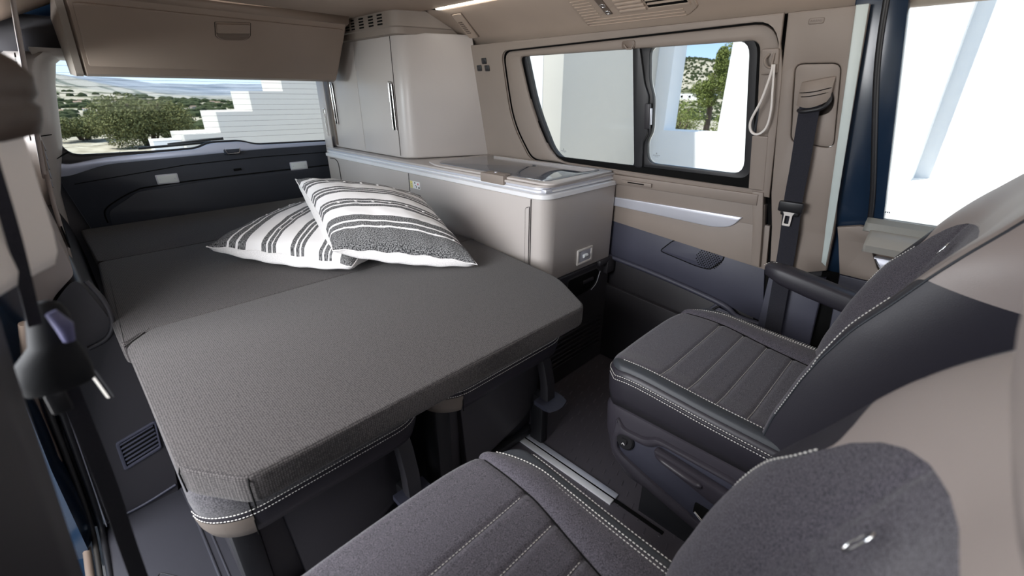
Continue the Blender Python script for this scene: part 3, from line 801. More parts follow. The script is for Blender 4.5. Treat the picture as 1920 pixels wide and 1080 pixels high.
# C pillar greige trim above it
cpil = [(-0.16, 0.60), (-0.085, 0.695), (-0.04, 0.735), (-0.040, 0.80), (-0.045, 0.885), (-0.045, 1.04), (-0.035, 1.20), (0.0, 1.34), (-0.16, 1.34)]
loft('pillar_trim', [[Vector((p[0], y, p[1])) for p in rp(cpil, .012)] for y in (YC + 0.02, YC + 0.30)], 'vinyl_gr', wl)
# rear quarter trim
def left_band(name, y0, y1, zlist, mat, c=0.0):
    return loft(name, [[Vector((x, y, z)) for (x, z) in zlist] for y in (y0, (y0 + y1) / 2, y1)], mat, wl, closed=False, thick=0.01)
left_band('quarter_trim_lower', YC + 0.29, 2.68, [(-0.05, 0.60), (-0.04, 0.74), (-0.03, 0.86), (-0.02, 0.94)], 'vinyl_gr')
plate('quarter_grille', rp([(1.85, 0.86), (2.35, 0.86), (2.35, 1.02), (1.85, 1.02)], .04), lambda y, z, c: (-0.032 + (z - .86) * .15 + c, y, z), 0.0, 0.006, 'greige', wl, bev=0.002)
for k in range(5):
    tube('grille_line', [(-0.02 + k * .004, 1.9, 0.885 + k * .026), (-0.02 + k * .004, 2.3, 0.885 + k * .026)], 0.0015, 'greige_dk', wl, seg=5)
plate('quarter_slot', rp([(1.72, 0.74), (2.02, 0.74), (2.02, 0.82), (1.72, 0.80)], .01), lambda y, z, c: (-0.035 + c, y, z), 0.0, 0.003, 'gap', wl)
# quarter window panel : window_4 with closed pale blind behind
w4 = empty('window_4', (-0.05, 2.1, 1.1), kind='structure')
qh = rp([(1.80, 1.02), (2.56, 1.02), (2.52, 1.24), (1.80, 1.24)], .06)
FQ = lambda y, z, c: (-0.02 + (z - 0.94) * 0.17 + c, y, z)
plate('quarter_trim_upper', [(YC + 0.30, 0.93), (2.68, 0.93), (2.68, 1.36), (YC + 0.30, 1.36)], FQ, -0.01, 0.0, 'vinyl_gr', wl, holes=[qh], bev=0.003)
plate('pane', qh, FQ, -0.02, -0.017, 'glass', w4, bev=0)
# D pillar, rear corner, lit by the tailgate window
loft('rear_corner_pillar', [[Vector((x, y, z)) for (x, y) in ((xa - 0.16, 2.66), (xa - 0.055, 2.60), (xa - 0.02, 2.61), (xa + 0.012, 2.655), (xa + 0.018, 2.695), (xa - .1, 2.72))]
     for (xa, z) in ((-0.045, 0.60), (-0.03, 0.75), (0.005, 0.86), (0.035, 0.95), (0.055, 1.05), (0.08, 1.17), (0.105, 1.25), (0.15, 1.285))], 'laminate', wl, smooth=60)
loft('window_head_trim', [[Vector((x, y, z)) for (y, z) in ((2.60, 1.30), (2.61, 1.275), (2.66, 1.262), (2.70, 1.262), (2.71, 1.30))] for x in (0.06, 0.10, 0.30, 1.25)], 'laminate', wl, smooth=60)
tube('trim_joint', [(-0.012, 2.598, 0.985), (0.03, 2.603, 0.990)], 0.002, 'gap', wl, seg=5)
tube('trim_joint', [(0.015, 2.64, 0.895), (0.06, 2.685, 0.915)], 0.003, 'gap', wl, seg=5)
# vertical rear edge of the door opening with its rubber seals
def seal(off, r, mat, nm):
    tube(nm, smooth_path([(-0.120 - off * .5, 1.30, 0.70), (-0.150 - off, 1.37, 0.50), (-0.170 - off, 1.42, 0.30), (-0.186 - off, 1.44, 0.12), (-0.196 - off, 1.42, 0.02), (-0.198 - off, 1.30, 0.004), (-0.20 - off, 1.0, 0.0), (-0.20 - off, 0.4, 0.0)]), r, mat, wl, seg=8)
seal(0.0, 0.007, 'black', 'door_seal'); seal(0.018, 0.006, 'rubber', 'door_seal'); seal(0.036, 0.009, 'greige_dk', 'door_seal')
tube('seal_highlight_strip', smooth_path([(-0.112, 1.31, 0.70), (-0.142, 1.375, 0.50), (-0.162, 1.425, 0.30), (-0.178, 1.443, 0.12), (-0.186, 1.43, 0.015)]), 0.002, 'alu_satin', wl, seg=6)
loft('door_jamb', [[Vector(p) for p in ((-0.235 + dx, 1.30 + dy, z), (-0.34 + dx, 1.36 + dy, z), (-0.34 + dx, 1.9, z), (-0.20 + dx, 1.9, z), (-0.19 + dx, 1.47 + dy, z))] for (z, dx, dy) in ((-0.1, 0, .08), (0.3, 0.02, .06), (0.7, 0.06, -.02), (1.3, 0.14, -.04))], 'navy', wl)
box('sill_outer', (-0.36, 0.2, -0.16), (-0.225, 1.5, -0.012), 'navy', wl, bevel=0.01)
plate('side_skin', [(1.47, 0.0), (2.72, 0.0), (2.72, 1.0), (1.47, 1.0)], lambda y, z, c: (XL(z) - 0.07 + c, y, z), -0.005, 0.005, 'dark', wl)
# cantrail outer skin closes the roof edge above the door opening
plate('roof_edge_skin', [(-1.7, 1.33), (2.7, 1.33), (2.7, 1.56), (-1.7, 1.56)], lambda y, z, c: (-0.12 + (z - 1.3) * 1.3 + c, y, z), -0.01, 0.0, 'dark', wl)
plate('roof_skin', rect(-0.30, -1.72, 1.66, 2.82), FZ, 1.52, 1.54, 'dark', ceiling)
plate('rear_roof_skin', rect(-0.15, 1.30, 1.65, 1.54), FY(2.80), -0.02, 0.0, 'navy', wb)
# unseen fabric awning, added to keep direct sun out of the openings
plate('added_awning_cloth', rect(-2.3, -2.2, 0.10, 2.6), FZ, 1.90, 1.91, 'cotton', wl)
for y_ in (-2.1, 2.5):
    tube('added_awning_arm', [(-0.05, y_, 1.86), (-2.25, y_, 1.88)], 0.015, 'alu_satin', wl)
# left air outlet in the cantrail (mirror of the right one)
lv = empty('roof_edge_outlet', (0.08, 1.0, 1.38), label='pale ribbed outlet in the roof edge at the top left corner', cat='vent')
def FCL(s, y, c):
    p = on_cant(y, s, c); return Vector((2 * XM - 0.02 - p.x, p.y, p.z))
plate('outlet_base', rp([(-0.30, 0.62), (0.85, 0.62), (0.98, 0.70), (0.95, 1.08), (-0.3, 1.08)], .03), FCL, -0.002, 0.004, 'greige', lv, bev=0.001)
for k in range(8):
    s = 0.8 - k * 0.12
    tube('outlet_rib', [FCL(s, 1.05, .006), FCL(s, 0.66, .006)], 0.0025, 'alu_satin', lv, seg=6)

# left B pillar close to the camera, with its belt
M['brown'] = plastic('shaded_trim_plastic', (0.07, 0.052, 0.042), 0.5)  # shadowed part of the greige pillar, shade put into the colour
M['cream'] = plastic('lit_trim_plastic', (0.84, 0.77, 0.72), 0.5)  # brightly lit greige trim, the brightness put into the colour
bp_ = empty('trim_2', (-0.06, 0.42, 0.8), kind='structure')
loft('pillar_lower', [[Vector(p) for p in ((xe, 0.42, z), (xe - 0.012, 0.438, z), (xe - 0.20, 0.45, z), (xe - 0.2, 0.30, z), (xe - 0.03, 0.30, z), (xe - .006, 0.39, z))]
     for (z, xe) in ((0.0, -0.15), (0.4, -0.12), (0.77, -0.080), (0.87, -0.069), (0.965, -0.059), (1.05, -0.048))], 'dark', bp_, smooth=60)
loft('pillar_upper', [[Vector(p) for p in ((xe, 0.50, z), (xe - 0.010, 0.512, z), (xe - 0.05, 0.52, z), (xe - 0.05, 0.40, z), (xe - 0.012, 0.48, z))]
     for (z, xe) in ((1.012, -0.034), (1.016, -0.022), (1.026, -0.0175), (1.044, -0.015), (1.081, -0.012), (1.117, -0.009), (1.14, -0.006))], 'cream', bp_, smooth=60)
loft('belt_height_cover', [[Vector((xe + 0.012 * math.cos(a) - .03 * (math.cos(a) < 0), 0.49 + 0.016 * math.sin(a), z)) for a in [k / 12 * 2 * math.pi for k in range(12)]]
     for (z, xe) in ((1.112, -0.03), (1.116, -0.012), (1.125, -0.008), (1.134, -0.006), (1.138, -0.009), (1.143, -0.005), (1.155, -0.004), (1.165, -0.010), (1.175, -0.022), (1.20, -0.03), (1.36, 0.0))], 'brown', bp_, smooth=80)
M['buckle'] = plastic('matt_black_buckle', (0.012, 0.013, 0.015), 0.7, spec=0.25)
M['button_blue'] = plastic('blue_grey_cap', (0.10, 0.10, 0.20), 0.5)
sb2 = empty('seat_belt', (-0.04, 0.5, 0.9), label='blurred black seat belt with buckle close on the left, over the door opening', cat='seat belt')
webbing('webbing', [(-0.026, 0.44, 1.12), (-0.034, 0.455, 1.05), (-0.045, 0.47, 0.98)], 0.008, sb2, (1, 0.2, 0))
webbing('webbing', [(-0.046, 0.49, 0.91), (-0.051, 0.495, 0.80), (-0.061, 0.50, 0.67), (-0.085, 0.52, 0.3)], 0.014, sb2, (1, 0.1, 0.1))
loft('buckle_body', [[Vector((xc + hw * math.cos(a), 0.485 + hd * math.sin(a), z + 0.25 * (xc + .04) * 0)) for a in [k / 16 * 2 * math.pi for k in range(16)]]
     for (z, xc, hw, hd) in ((0.914, -0.048, 0.016, .004), (0.918, -0.048, 0.022, .012), (0.930, -0.0485, 0.0235, .014), (0.945, -0.047, 0.021, .015), (0.958, -0.042, 0.014, .014), (0.978, -0.038, 0.013, .013), (0.988, -0.037, 0.010, .010), (0.992, -0.037, 0.004, .004))], 'buckle', sb2, smooth=80)
tube('belt_button', [(-0.034, 0.468, 0.988), (-0.030, 0.466, 0.975), (-0.031, 0.468, 0.962)], [0.004, 0.006, 0.004], 'button_blue', sb2)
tube('metal_tongue', [(-0.034, 0.49, 0.945), (-0.028, 0.495, 0.918), (-0.024, 0.50, 0.885)], [0.003, 0.0035, 0.0035], 'chrome', sb2, flat_=0.4)
box('lower_guide', (-0.0605, 0.482, 0.893), (-0.047, 0.500, 0.915), 'black', sb2, bevel=0.003)

# ================================================================== OVERHEAD LOCKER
lk = empty('overhead_locker', (0.64, 2.4, 1.2), label='brown greige overhead locker across the rear above the tailgate window', cat='locker')
lprof = [(2.16, 1.445), (2.165, 1.425), (2.20, 1.375), (2.27, 1.285), (2.315, 1.228), (2.335, 1.206), (2.36, 1.198), (2.62, 1.21), (2.62, 1.455)]
def lface(x, q, c=0.0):   # q: 0 top..1 bottom of the front
    y = 2.165 + (2.315 - 2.165) * q; z = 1.425 + (1.228 - 1.425) * q
    return Vector((x, y, z)) + Vector((0, -0.796, -0.606)) * c
loft('body', [[Vector((x, y + ins * 0.5, z + ins * 0.4)) for (y, z) in lprof] for (x, ins) in ((0.172, 0.02), (0.180, 0.0), (1.112, 0.0), (1.120, 0.02))], 'locker', lk, smooth=25)
plate('front_flap', rp(rect(0.19, 0.06, 1.105, 0.985), .03), lambda a, b, c: lface(a, b, c), -0.002, 0.006, 'locker', lk, bev=0.003)
lprof2 = [(2.15, 1.462), (2.155, 1.435), (2.19, 1.425), (2.3, 1.445)]
loft('top_rail', [[Vector((x, y, z)) for (y, z) in lprof2] for x in (0.16, 1.125)], 'locker', lk, closed=False, thick=0.004)
hh = rp([(0.588, 0.09), (0.716, 0.05), (0.716, 0.30), (0.69, 0.43), (0.615, 0.46), (0.588, 0.40)], [.01, .01, .04, .04, .04, .04])
hsh = rp([(0.588, 0.14), (0.716, 0.10), (0.716, 0.34), (0.690, 0.42), (0.612, 0.44), (0.588, 0.38)], [.01, .01, .04, .03, .03, .04])
plate('handle_rim', hsh, lface, 0.004, 0.0068, 'gap', lk, bev=0.0005)
plate('handle_frame', inset_poly(hsh, 0.0022), lface, 0.005, 0.0078, 'locker', lk, bev=0.001)
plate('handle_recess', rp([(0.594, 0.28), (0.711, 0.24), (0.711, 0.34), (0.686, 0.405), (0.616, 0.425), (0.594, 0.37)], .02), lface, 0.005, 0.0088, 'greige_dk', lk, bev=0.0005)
plate('handle_flap', rp([(0.593, 0.16), (0.711, 0.12), (0.711, 0.27), (0.593, 0.31)], .008), lface, 0.006, 0.014, 'locker', lk, bev=0.002)
tube('handle_shade_line', [lface(0.593, 0.315, 0.009), lface(0.711, 0.275, 0.009)], 0.0022, 'gap', lk, seg=5)
loft('side_cheek', [[Vector((x, y, z)) for (y, z) in lprof[:-1] + [(2.60, 1.40)]] for x in (0.150, 0.170)], 'greige', lk, smooth=25)

# ================================================================== KITCHEN UNIT
kt = empty('kitchen_unit', (1.35, 1.8, 0), label='low greige kitchen unit with aluminium rails beside the bed', cat='cabinet')
def kloop(ins, z, x1=1.585, y1=2.64, r=0.065):
    pts = [(1.14 + ins, 0.968 + ins), (x1, 0.968 + ins), (x1, y1), (1.14 + ins, y1)]
    return [Vector((p[0], p[1], z)) for p in rp(pts, [r, 0.01, 0, 0], 8)]
loft('carcass', [kloop(0.002, 0.50), kloop(0, 0.503), kloop(0, 0.812)], 'laminate', kt, smooth=35)
loft('base', [kloop(0.004, 0.0, 1.6), kloop(0.004, 0.488, 1.6), kloop(0.012, 0.497, 1.6)], 'dark', kt, smooth=35)
# doors on the front (drop seams as thin dark lines with raised door skins)
plate('door', rect(1.032, 0.505, 1.792, 0.806), FX(1.14), -0.002, 0.0015, 'laminate', kt, bev=0.0008)
plate('door', rect(1.797, 0.505, 2.62, 0.806), FX(1.14), -0.002, 0.0015, 'laminate', kt, bev=0.0008)
box('door_joint', (1.1385, 1.028, 0.505), (1.1395, 1.031, 0.808), 'gap', kt, bevel=0)
box('door_joint', (1.1383, 1.7925, 0.505), (1.1395, 1.7965, 0.808), 'gap', kt, bevel=0)
hl = rp([(1.056, 0.50), (1.056, 0.775), (1.034, 0.782), (1.034, 0.50)], [0, .016, .004, 0])
plate('finger_pull', hl, FX(1.14), 0.001, 0.003, 'gap', kt, bev=0.0005)
plate('pull_insert', inset_poly(hl, 0.0022), FX(1.14), 0.0025, 0.0045, 'laminate', kt, bev=0.001)
tube('finger_pull', smooth_path([(1.1365, 2.50, 0.60), (1.1365, 2.50, 0.76), (1.1365, 2.53, 0.80), (1.1365, 2.60, 0.802)]), 0.002, 'gap', kt, seg=5)
# aluminium rails wrapped round the corner
def rail(name, ins, z0, z1, mat, bulge=0.004):
    L = [kloop(ins + 0.004, z0, 1.58), kloop(ins - bulge + .004, z0 + 0.002, 1.58), kloop(ins - bulge + .004, z1 - 0.002, 1.58), kloop(ins + .004, z1, 1.58)]
    return loft(name, L, mat, kt, smooth=35)
rail('lower_rail', -0.008, 0.811, 0.829, 'alu')
rail('rail_groove', 0.012, 0.828, 0.834, 'alu_satin')
rail('upper_rail', 0.002, 0.833, 0.841, 'alu')
rail('rail_channel', 0.008, 0.840, 0.850, 'alu_satin')
rail('worktop_edge', 0.000, 0.849, 0.858, 'laminate', 0.002)
box('corner_joint', (1.150, 0.972, 0.833), (1.185, 0.995, 0.846), 'alu_satin', kt, bevel=0.003)
# black upper cap and recessed tray, end face
box('base_cap', (1.50, 0.955, 0.478), (1.615, 1.02, 0.502), 'dark', kt, bevel=0.006)
box('base_cap', (1.555, 0.953, 0.43), (1.615, 0.98, 0.49), 'dark', kt, bevel=0.004)
tr_ = rp([(1.295, 0.474), (1.50, 0.474), (1.522, 0.452), (1.495, 0.40), (1.455, 0.378), (1.295, 0.372)], [.02, .02, .02, .03, .03, .02])
plate('tray_rim', tr_, FY(0.972), -0.001, 0.004, 'dark', kt, bev=0.002)
plate('tray_recess', inset_poly(tr_, 0.006), FY(0.972), 0.0, 0.0045, 'gap', kt, bev=0.0004)
box('tray_grip', (1.40, 0.962, 0.425), (1.47, 0.969, 0.440), 'dark', kt, bevel=0.002)
for k in range(7):
    box('vent_slat', (1.20, 0.963, 0.215 - k * 0.022), (1.56, 0.974, 0.224 - k * 0.022), 'dark', kt, bevel=0.002)
tube('tray_highlight', smooth_path([(1.520, 0.966, 0.45), (1.498, 0.966, 0.403), (1.462, 0.966, 0.381)]), 0.0014, 'alu_satin', kt, seg=5)

lid = empty('hob_lid', (1.35, 1.35, 0.86), label='glossy pale glass lid over the hob and sink on the kitchen unit', cat='lid')
lidp = rp([(1.155, 0.955), (1.565, 0.975), (1.555, 1.70), (1.20, 1.72), (1.150, 1.60)], [.05, .02, .02, .03, .05], 6)
plate('lid_frame', lidp, FZ, 0.858, 0.8665, 'laminate', lid, bev=0.003)
M['lidglass'] = flat('lid_grey_glass', (0.11, 0.115, 0.13), 0.04, spec=0.8)
plate('glass_top', rp([(1.185, 1.00), (1.535, 1.01), (1.530, 1.66), (1.245, 1.675), (1.185, 1.62)], .03, 6), FZ, 0.860, 0.8685, 'lidglass', lid, bev=0.001)
plate('hinge_strip', rect(1.515, 1.03, 1.530, 1.62), FZ, 0.868, 0.8695, 'laminate', lid, bev=0.0005)
lt = empty('lid_latch', (1.145, 1.24, 0.86), label='small greige latch gripping the front edge of the glass lid', cat='latch')
box('latch_body', (1.134, 1.165, 0.838), (1.162, 1.29, 0.872), 'greige', lt, bevel=0.004)
box('latch_flap', (1.150, 1.175, 0.866), (1.185, 1.28, 0.8735), 'greige', lt, bevel=0.003)
tube('latch_pin', [(1.165, 1.235, 0.873), (1.165, 1.235, 0.876)], 0.006, 'alu_satin', lt)
kl = empty('cabinet_lamp', (1.40, 0.967, 0.553), label='small square lamp in a pale frame at the kitchen unit end', cat='lamp')
plate('lamp_bezel', rp(rect(1.345, 0.520, 1.447, 0.585), 0.005), FY(0.968), 0.0, 0.005, 'strap', kl, holes=[rp(rect(1.357, 0.530, 1.435, 0.575), .003)], bev=0.002)
plate('lens', rp(rect(1.356, 0.529, 1.436, 0.576), 0.003), FY(0.968), 0.0, 0.003, 'alu_satin', kl, bev=0.0005)
tube('switch', [(1.385, 0.965, 0.552), (1.41, 0.964, 0.552)], 0.008, 'lamp', kl)
# little pictogram sticker
stk = empty('sticker', (1.139, 1.74, 0.76), label='small white and yellow pictogram sticker on the kitchen unit front', cat='sticker')
plate('sticker_sheet', rect(1.708, 0.745, 1.785, 0.778), FX(1.1385), 0.0, 0.0008, 'white', stk, bev=0.0001)
M['yellow'] = flat('yellow_print', (0.75, 0.68, 0.25), 0.6)
plate('sticker_band', rect(1.765, 0.7455, 1.7848, 0.7775), FX(1.1385), 0.0008, 0.0011, 'yellow', stk, bev=0.00005)
for (a, b, c_, d_, m_) in ((1.750, .768, 1.742, .774, 'gap'), (1.745, .757, 1.738, .762, 'grey_mark'), (1.740, .749, 1.733, .758, 'grey_mark'), (1.725, .764, 1.719, .772, 'red'), (1.720, .749, 1.711, .756, 'gap'), (1.776, .762, 1.771, .766, 'grey_mark'), (1.776, .752, 1.771, .756, 'grey_mark')):
    plate('sticker_print', rect(c_, b, a, d_), FX(1.1385), 0.0009, 0.0013, m_, stk, bev=0.00005)

# ================================================================== TALL CUPBOARD
tc_ = empty('tall_cupboard', (1.35, 2.2, 0.87), label='tall pale greige wardrobe standing on the rear of the kitchen unit', cat='cupboard')
def tloop(z, ins=0.0, dy=0.0):
    xw = XR(z) + 0.0
    pts = [(1.19 + ins, 2.66), (1.19 + ins, 1.862 + dy + ins), (xw - 0.05, 1.735 + dy + ins), (xw, 1.715 + dy + ins), (xw, 2.66)]
    return [Vector((p[0], p[1], z)) for p in rp(pts, [0, 0.055, 0.04, 0, 0], 8)]
loft('carcass', [tloop(0.862, 0.004), tloop(0.868), tloop(1.10), tloop(1.375), tloop(1.385, 0.004)], 'laminate', tc_, smooth=35)
plate('door', rect(1.93, 0.872, 2.262, 1.372), FX(1.19), -0.002, 0.002, 'laminate', tc_, bev=0.001)
plate('door', rect(2.266, 0.872, 2.575, 1.372), FX(1.19), -0.002, 0.002, 'laminate', tc_, bev=0.001)
tube('door_joint', [(1.191, 1.927, 0.87), (1.191, 1.927, 1.374)], 0.0024, 'gap', tc_, seg=5)
def pull(y, z0, z1):
    L = rp([(y - .013, z0), (y - .013, z1), (y + .013, z1 + 0.01), (y + .013, z0)], 0.012)
    plate('handle_recess', L, FX(1.188), 0.0, 0.0035, 'gap', tc_, bev=0.0005)
    tube('handle', smooth_path([(1.182, y + .013, z0), (1.180, y + .014, z1 - .01), (1.180, y + .006, z1 + .006), (1.180, y - .004, z1 + .004), (1.180, y - .010, z1 - .012), (1.182, y - .012, z0)]), 0.0028, 'chrome', tc_)
pull(1.945, 0.985, 1.185); pull(2.545, 0.985, 1.19)
plate('handle_channel', rect(2.578, 0.872, 2.60, 1.372), FX(1.19), -0.002, 0.003, 'greige_dk', tc_)
plate('rear_door', rect(2.602, 0.66, 2.69, 1.30), FX(1.165), -0.002, 0.003, 'laminate', tc_, bev=0.001)
tube('rear_handle', smooth_path([(1.160, 2.625, 0.92), (1.158, 2.622, 1.05), (1.158, 2.632, 1.065), (1.160, 2.645, 1.05), (1.160, 2.642, 0.92)]), 0.0025, 'chrome', tc_)
# ventilated crown
cr = empty('tmp_crown', (0, 0, 0))
bpy.data.objects.remove(cr)
def crown(z, ins):
    xw = min(XR(z), max(1.30, 1.305 + (1.462 - z) * 2.0))
    pts = [(1.16 + ins, 2.66), (1.16 + ins, 1.845 + ins), (xw - .01, 1.79 - (0.03 if z < 1.42 else 0) + ins), (xw, 1.80), (xw, 2.66)]
    return [Vector((p[0], p[1], z)) for p in rp(pts, [0, 0.05, 0, 0, 0], 8)]
loft('crown', [crown(1.374, 0.02), crown(1.378, 0.008), crown(1.402, 0.005), crown(1.406, 0.0), crown(1.462, 0.0), crown(1.475, 0.01)], 'greige', tc_, smooth=30)
for (ya, yb) in ((2.30, 2.34), (2.22, 2.255), (2.17, 2.20), (2.085, 2.125), (2.00, 2.04), (1.925, 1.965)):
    for k in range(4):
        z = 1.414 + k * 0.0115
        box('vent_slot', (1.1585, ya, z), (1.163, yb, z + 0.006), 'gap', tc_, bevel=0)
for k in range(4):
    z = 1.414 + k * 0.0115
    box('vent_slot', (1.212, 1.832 - .004, z), (1.258, 1.842, z + 0.006), 'gap', tc_, bevel=0)
box('vent_light', (1.285, 1.806, 1.415), (1.30, 1.830, 1.452), 'greige', tc_, bevel=0.003)

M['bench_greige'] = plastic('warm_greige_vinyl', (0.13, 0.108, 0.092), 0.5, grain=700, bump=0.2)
M['base'] = plastic('bench_base_plastic', (0.034, 0.032, 0.037), 0.42, bump=0.1)
# ================================================================== BENCH SEATS under the mattress
def bench(x0, x1, label):
    t = empty('bench_seat', ((x0 + x1) / 2, 1.0, 0), cat='seat', group='bench seats folded under the bed', label=label)
    yf = 0.728
    def cl(ins, z):
        pts = [(x0 + ins, 1.35), (x0 + ins, yf + 0.05 + ins), (x0 + 0.06, yf + ins), (x1 - 0.06, yf + ins), (x1 - ins, yf + 0.06 + ins), (x1 - ins, 1.35)]
        return [Vector((p[0], p[1], z)) for p in rp(pts, [0, .05, .08, .08, .05, 0], 6)]
    loft('cushion', [cl(0.0, 0.452), cl(-0.002, 0.47), cl(0.001, 0.50), cl(0.010, 0.520), cl(0.03, 0.529)], 'seat_dk', t, smooth=70)
    loft('vinyl_band', [cl(0.025, 0.385), cl(0.008, 0.395), cl(0.002, 0.415), cl(-0.001, 0.436), cl(-0.001, 0.453)], 'vinyl', t, smooth=70)
    for z, i in ((0.4585, -0.0035), (0.4475, -0.0035)):
        L = cl(i, z)
        stitches('stitching', L[2:-2], t, pitch=0.006, r=0.0010)
    tube('corner_seam', [cl(-.0015, z)[12] for z in (0.395, 0.42, 0.45, 0.48)], 0.0012, 'gap', t, seg=5)
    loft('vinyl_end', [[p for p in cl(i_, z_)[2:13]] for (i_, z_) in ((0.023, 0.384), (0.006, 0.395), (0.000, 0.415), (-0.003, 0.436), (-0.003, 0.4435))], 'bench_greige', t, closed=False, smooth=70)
    # moulded base
    def bl(ins, z, a=0.0):
        pts = [(x0 + 0.04 + ins, 1.30), (x0 + 0.04 + ins, 0.835 + a), (x1 - 0.03 - ins, 0.835 + a), (x1 - 0.03 - ins, 1.30)]
        return [Vector((p[0], p[1], z)) for p in rp(pts, [0, .02, .02, 0], 4)]
    loft('base', [bl(0.0, 0.0, .03), bl(0, 0.20, .01), bl(0, 0.37), bl(0.01, 0.385)], 'base', t, smooth=40)
    w_ = x1 - x0
    plate('front_cover', rp([(x0 + .13, 0.365), (x1 - .04, 0.365), (x1 - .05, 0.16), (x1 - .13, 0.11), (x0 + .15, 0.05)], .012), FY(0.842), -0.01, 0.022, 'base', t, bev=0.005)
    box('side_foot', (x0 + 0.035, 0.80, 0.0), (x0 + 0.085, 0.88, 0.385), 'black', t, bevel=0.010)
    box('cross_plate', (x0 + 0.10, 0.825, 0.02), (x1 - 0.06, 0.85, 0.045), 'black', t, bevel=0.004)
    # release lever with curved grip
    xl = x1 - 0.055
    loft('lever_arm', [[Vector((xl + a, y + b, z)) for (a, b) in ((-.022, 0), (-.018, -.012), (.018, -.012), (.022, 0), (.018, .02), (-.018, .02))] for (z, y) in ((0.20, 0.765), (0.26, 0.768), (0.33, 0.785), (0.39, 0.81))], 'base', t, smooth=40)
    g = loft('lever_grip', [[Vector((xl + a, yy, 0.19 + h)) for (yy, h) in ((0.79, -.004), (0.745, -.006 + .006 * math.cos(k / 8 * math.pi - 1.57)), (0.722 - .012 * math.sin(k / 8 * math.pi), 0.0), (0.745, 0.010), (0.79, 0.012))] for k, a in enumerate([-.045 + .09 * q / 8 for q in range(9)])], 'blue_dark', t, smooth=60)
    box('lever_foot', (xl - .018, 0.775, 0.0), (xl + .018, 0.83, 0.20), 'black', t, bevel=0.006)
    return t
bench(0.0, 0.470, 'left folded bench seat under the bed front with pale double stitching')
bench(0.490, 1.010, 'right folded bench seat under the bed front beside the kitchen unit')
# greige carpeted support board under the rear of the bed
sp = empty('bed_support_board', (0.55, 2.0, 0.5), label='dark board carrying the rear part of the mattress', cat='board')
box('board', (0.03, 1.36, 0.50), (1.12, 2.60, 0.53), 'dark', sp, bevel=0.004)
box('board_leg', (0.06, 2.50, 0.0), (1.10, 2.56, 0.50), 'dark', sp, bevel=0.004)

# ================================================================== MATTRESS
mt = empty('folding_mattress', (0.55, 1.6, 0.53), label='dark grey woven folding mattress covering the rear of the van', cat='mattress')
def msec(name, outline, rr, z0=0.542, z1=0.600, e=0.010, sag=0.0):
    base = rp(outline, rr, 6)
    # subdivide for a soft pillowy top
    def ring(ins, z): return [Vector((p[0], p[1], z)) for p in inset_poly([(q.x, q.y) for q in base], ins)]
    L = [ring(0.004, z0), ring(0.001, z0 + 0.004), ring(0.0, z0 + 0.012), ring(0.0, z1 - e), ring(0.0012, z1 - e * 0.35), ring(0.004, z1 - 0.0008), ring(0.008, z1)]
    return loft(name, L, 'bed', mt, smooth=70)
front = [(0.000, 1.290), (0.000, 0.745), (0.072, 0.642), (0.940, 0.634), (1.048, 0.815), (1.124, 1.33), (0.02, 1.33)]
front = [(-0.003, 1.270), (0.000, 0.745), (0.072, 0.642), (0.940, 0.634), (1.048, 0.815), (1.126, 1.335), (0.055, 1.335)]
msec('section', front, [.025, .03, .025, .03, .05, .03, .03])
mid_ = [(0.053, 1.336), (1.126, 1.336), (1.128, 2.052), (0.010, 2.052), (-0.012, 1.42), (-0.010, 1.278)]
msec('section', mid_, [.03, .03, .03, .03, .03, .03])
rear = [(1.128, 2.060), (1.128, 2.64), (0.0, 2.64), (0.010, 2.060)]
msec('section', rear, [.03, .03, .03, .03], z1=0.597)
box('seam_filler', (0.035, 1.322, 0.54), (1.122, 1.350, 0.5996), 'bed', mt, bevel=0.001)
box('seam_filler', (0.02, 2.045, 0.54), (1.118, 2.068, 0.592), 'bed', mt, bevel=0.001)
tube('seam_piping', [(0.05, 1.336, 0.5992), (0.6, 1.336, 0.5994), (1.12, 1.336, 0.5992)], 0.0022, 'bed', mt, seg=6)
tube('seam_piping', [(-0.006, 1.274, 0.596), (0.053, 1.337, 0.5995)], 0.0020, 'bed', mt, seg=6)
tube('corner_seam', [(0.0722, 0.6425, 0.537), (0.0722, 0.6425, 0.585), (0.076, 0.652, 0.598)], 0.0014, 'gap', mt, seg=5)
tube('corner_seam', [(0.002, 0.748, 0.545), (0.001, 0.748, 0.585), (0.006, 0.752, 0.5975)], 0.0014, 'gap', mt, seg=5)

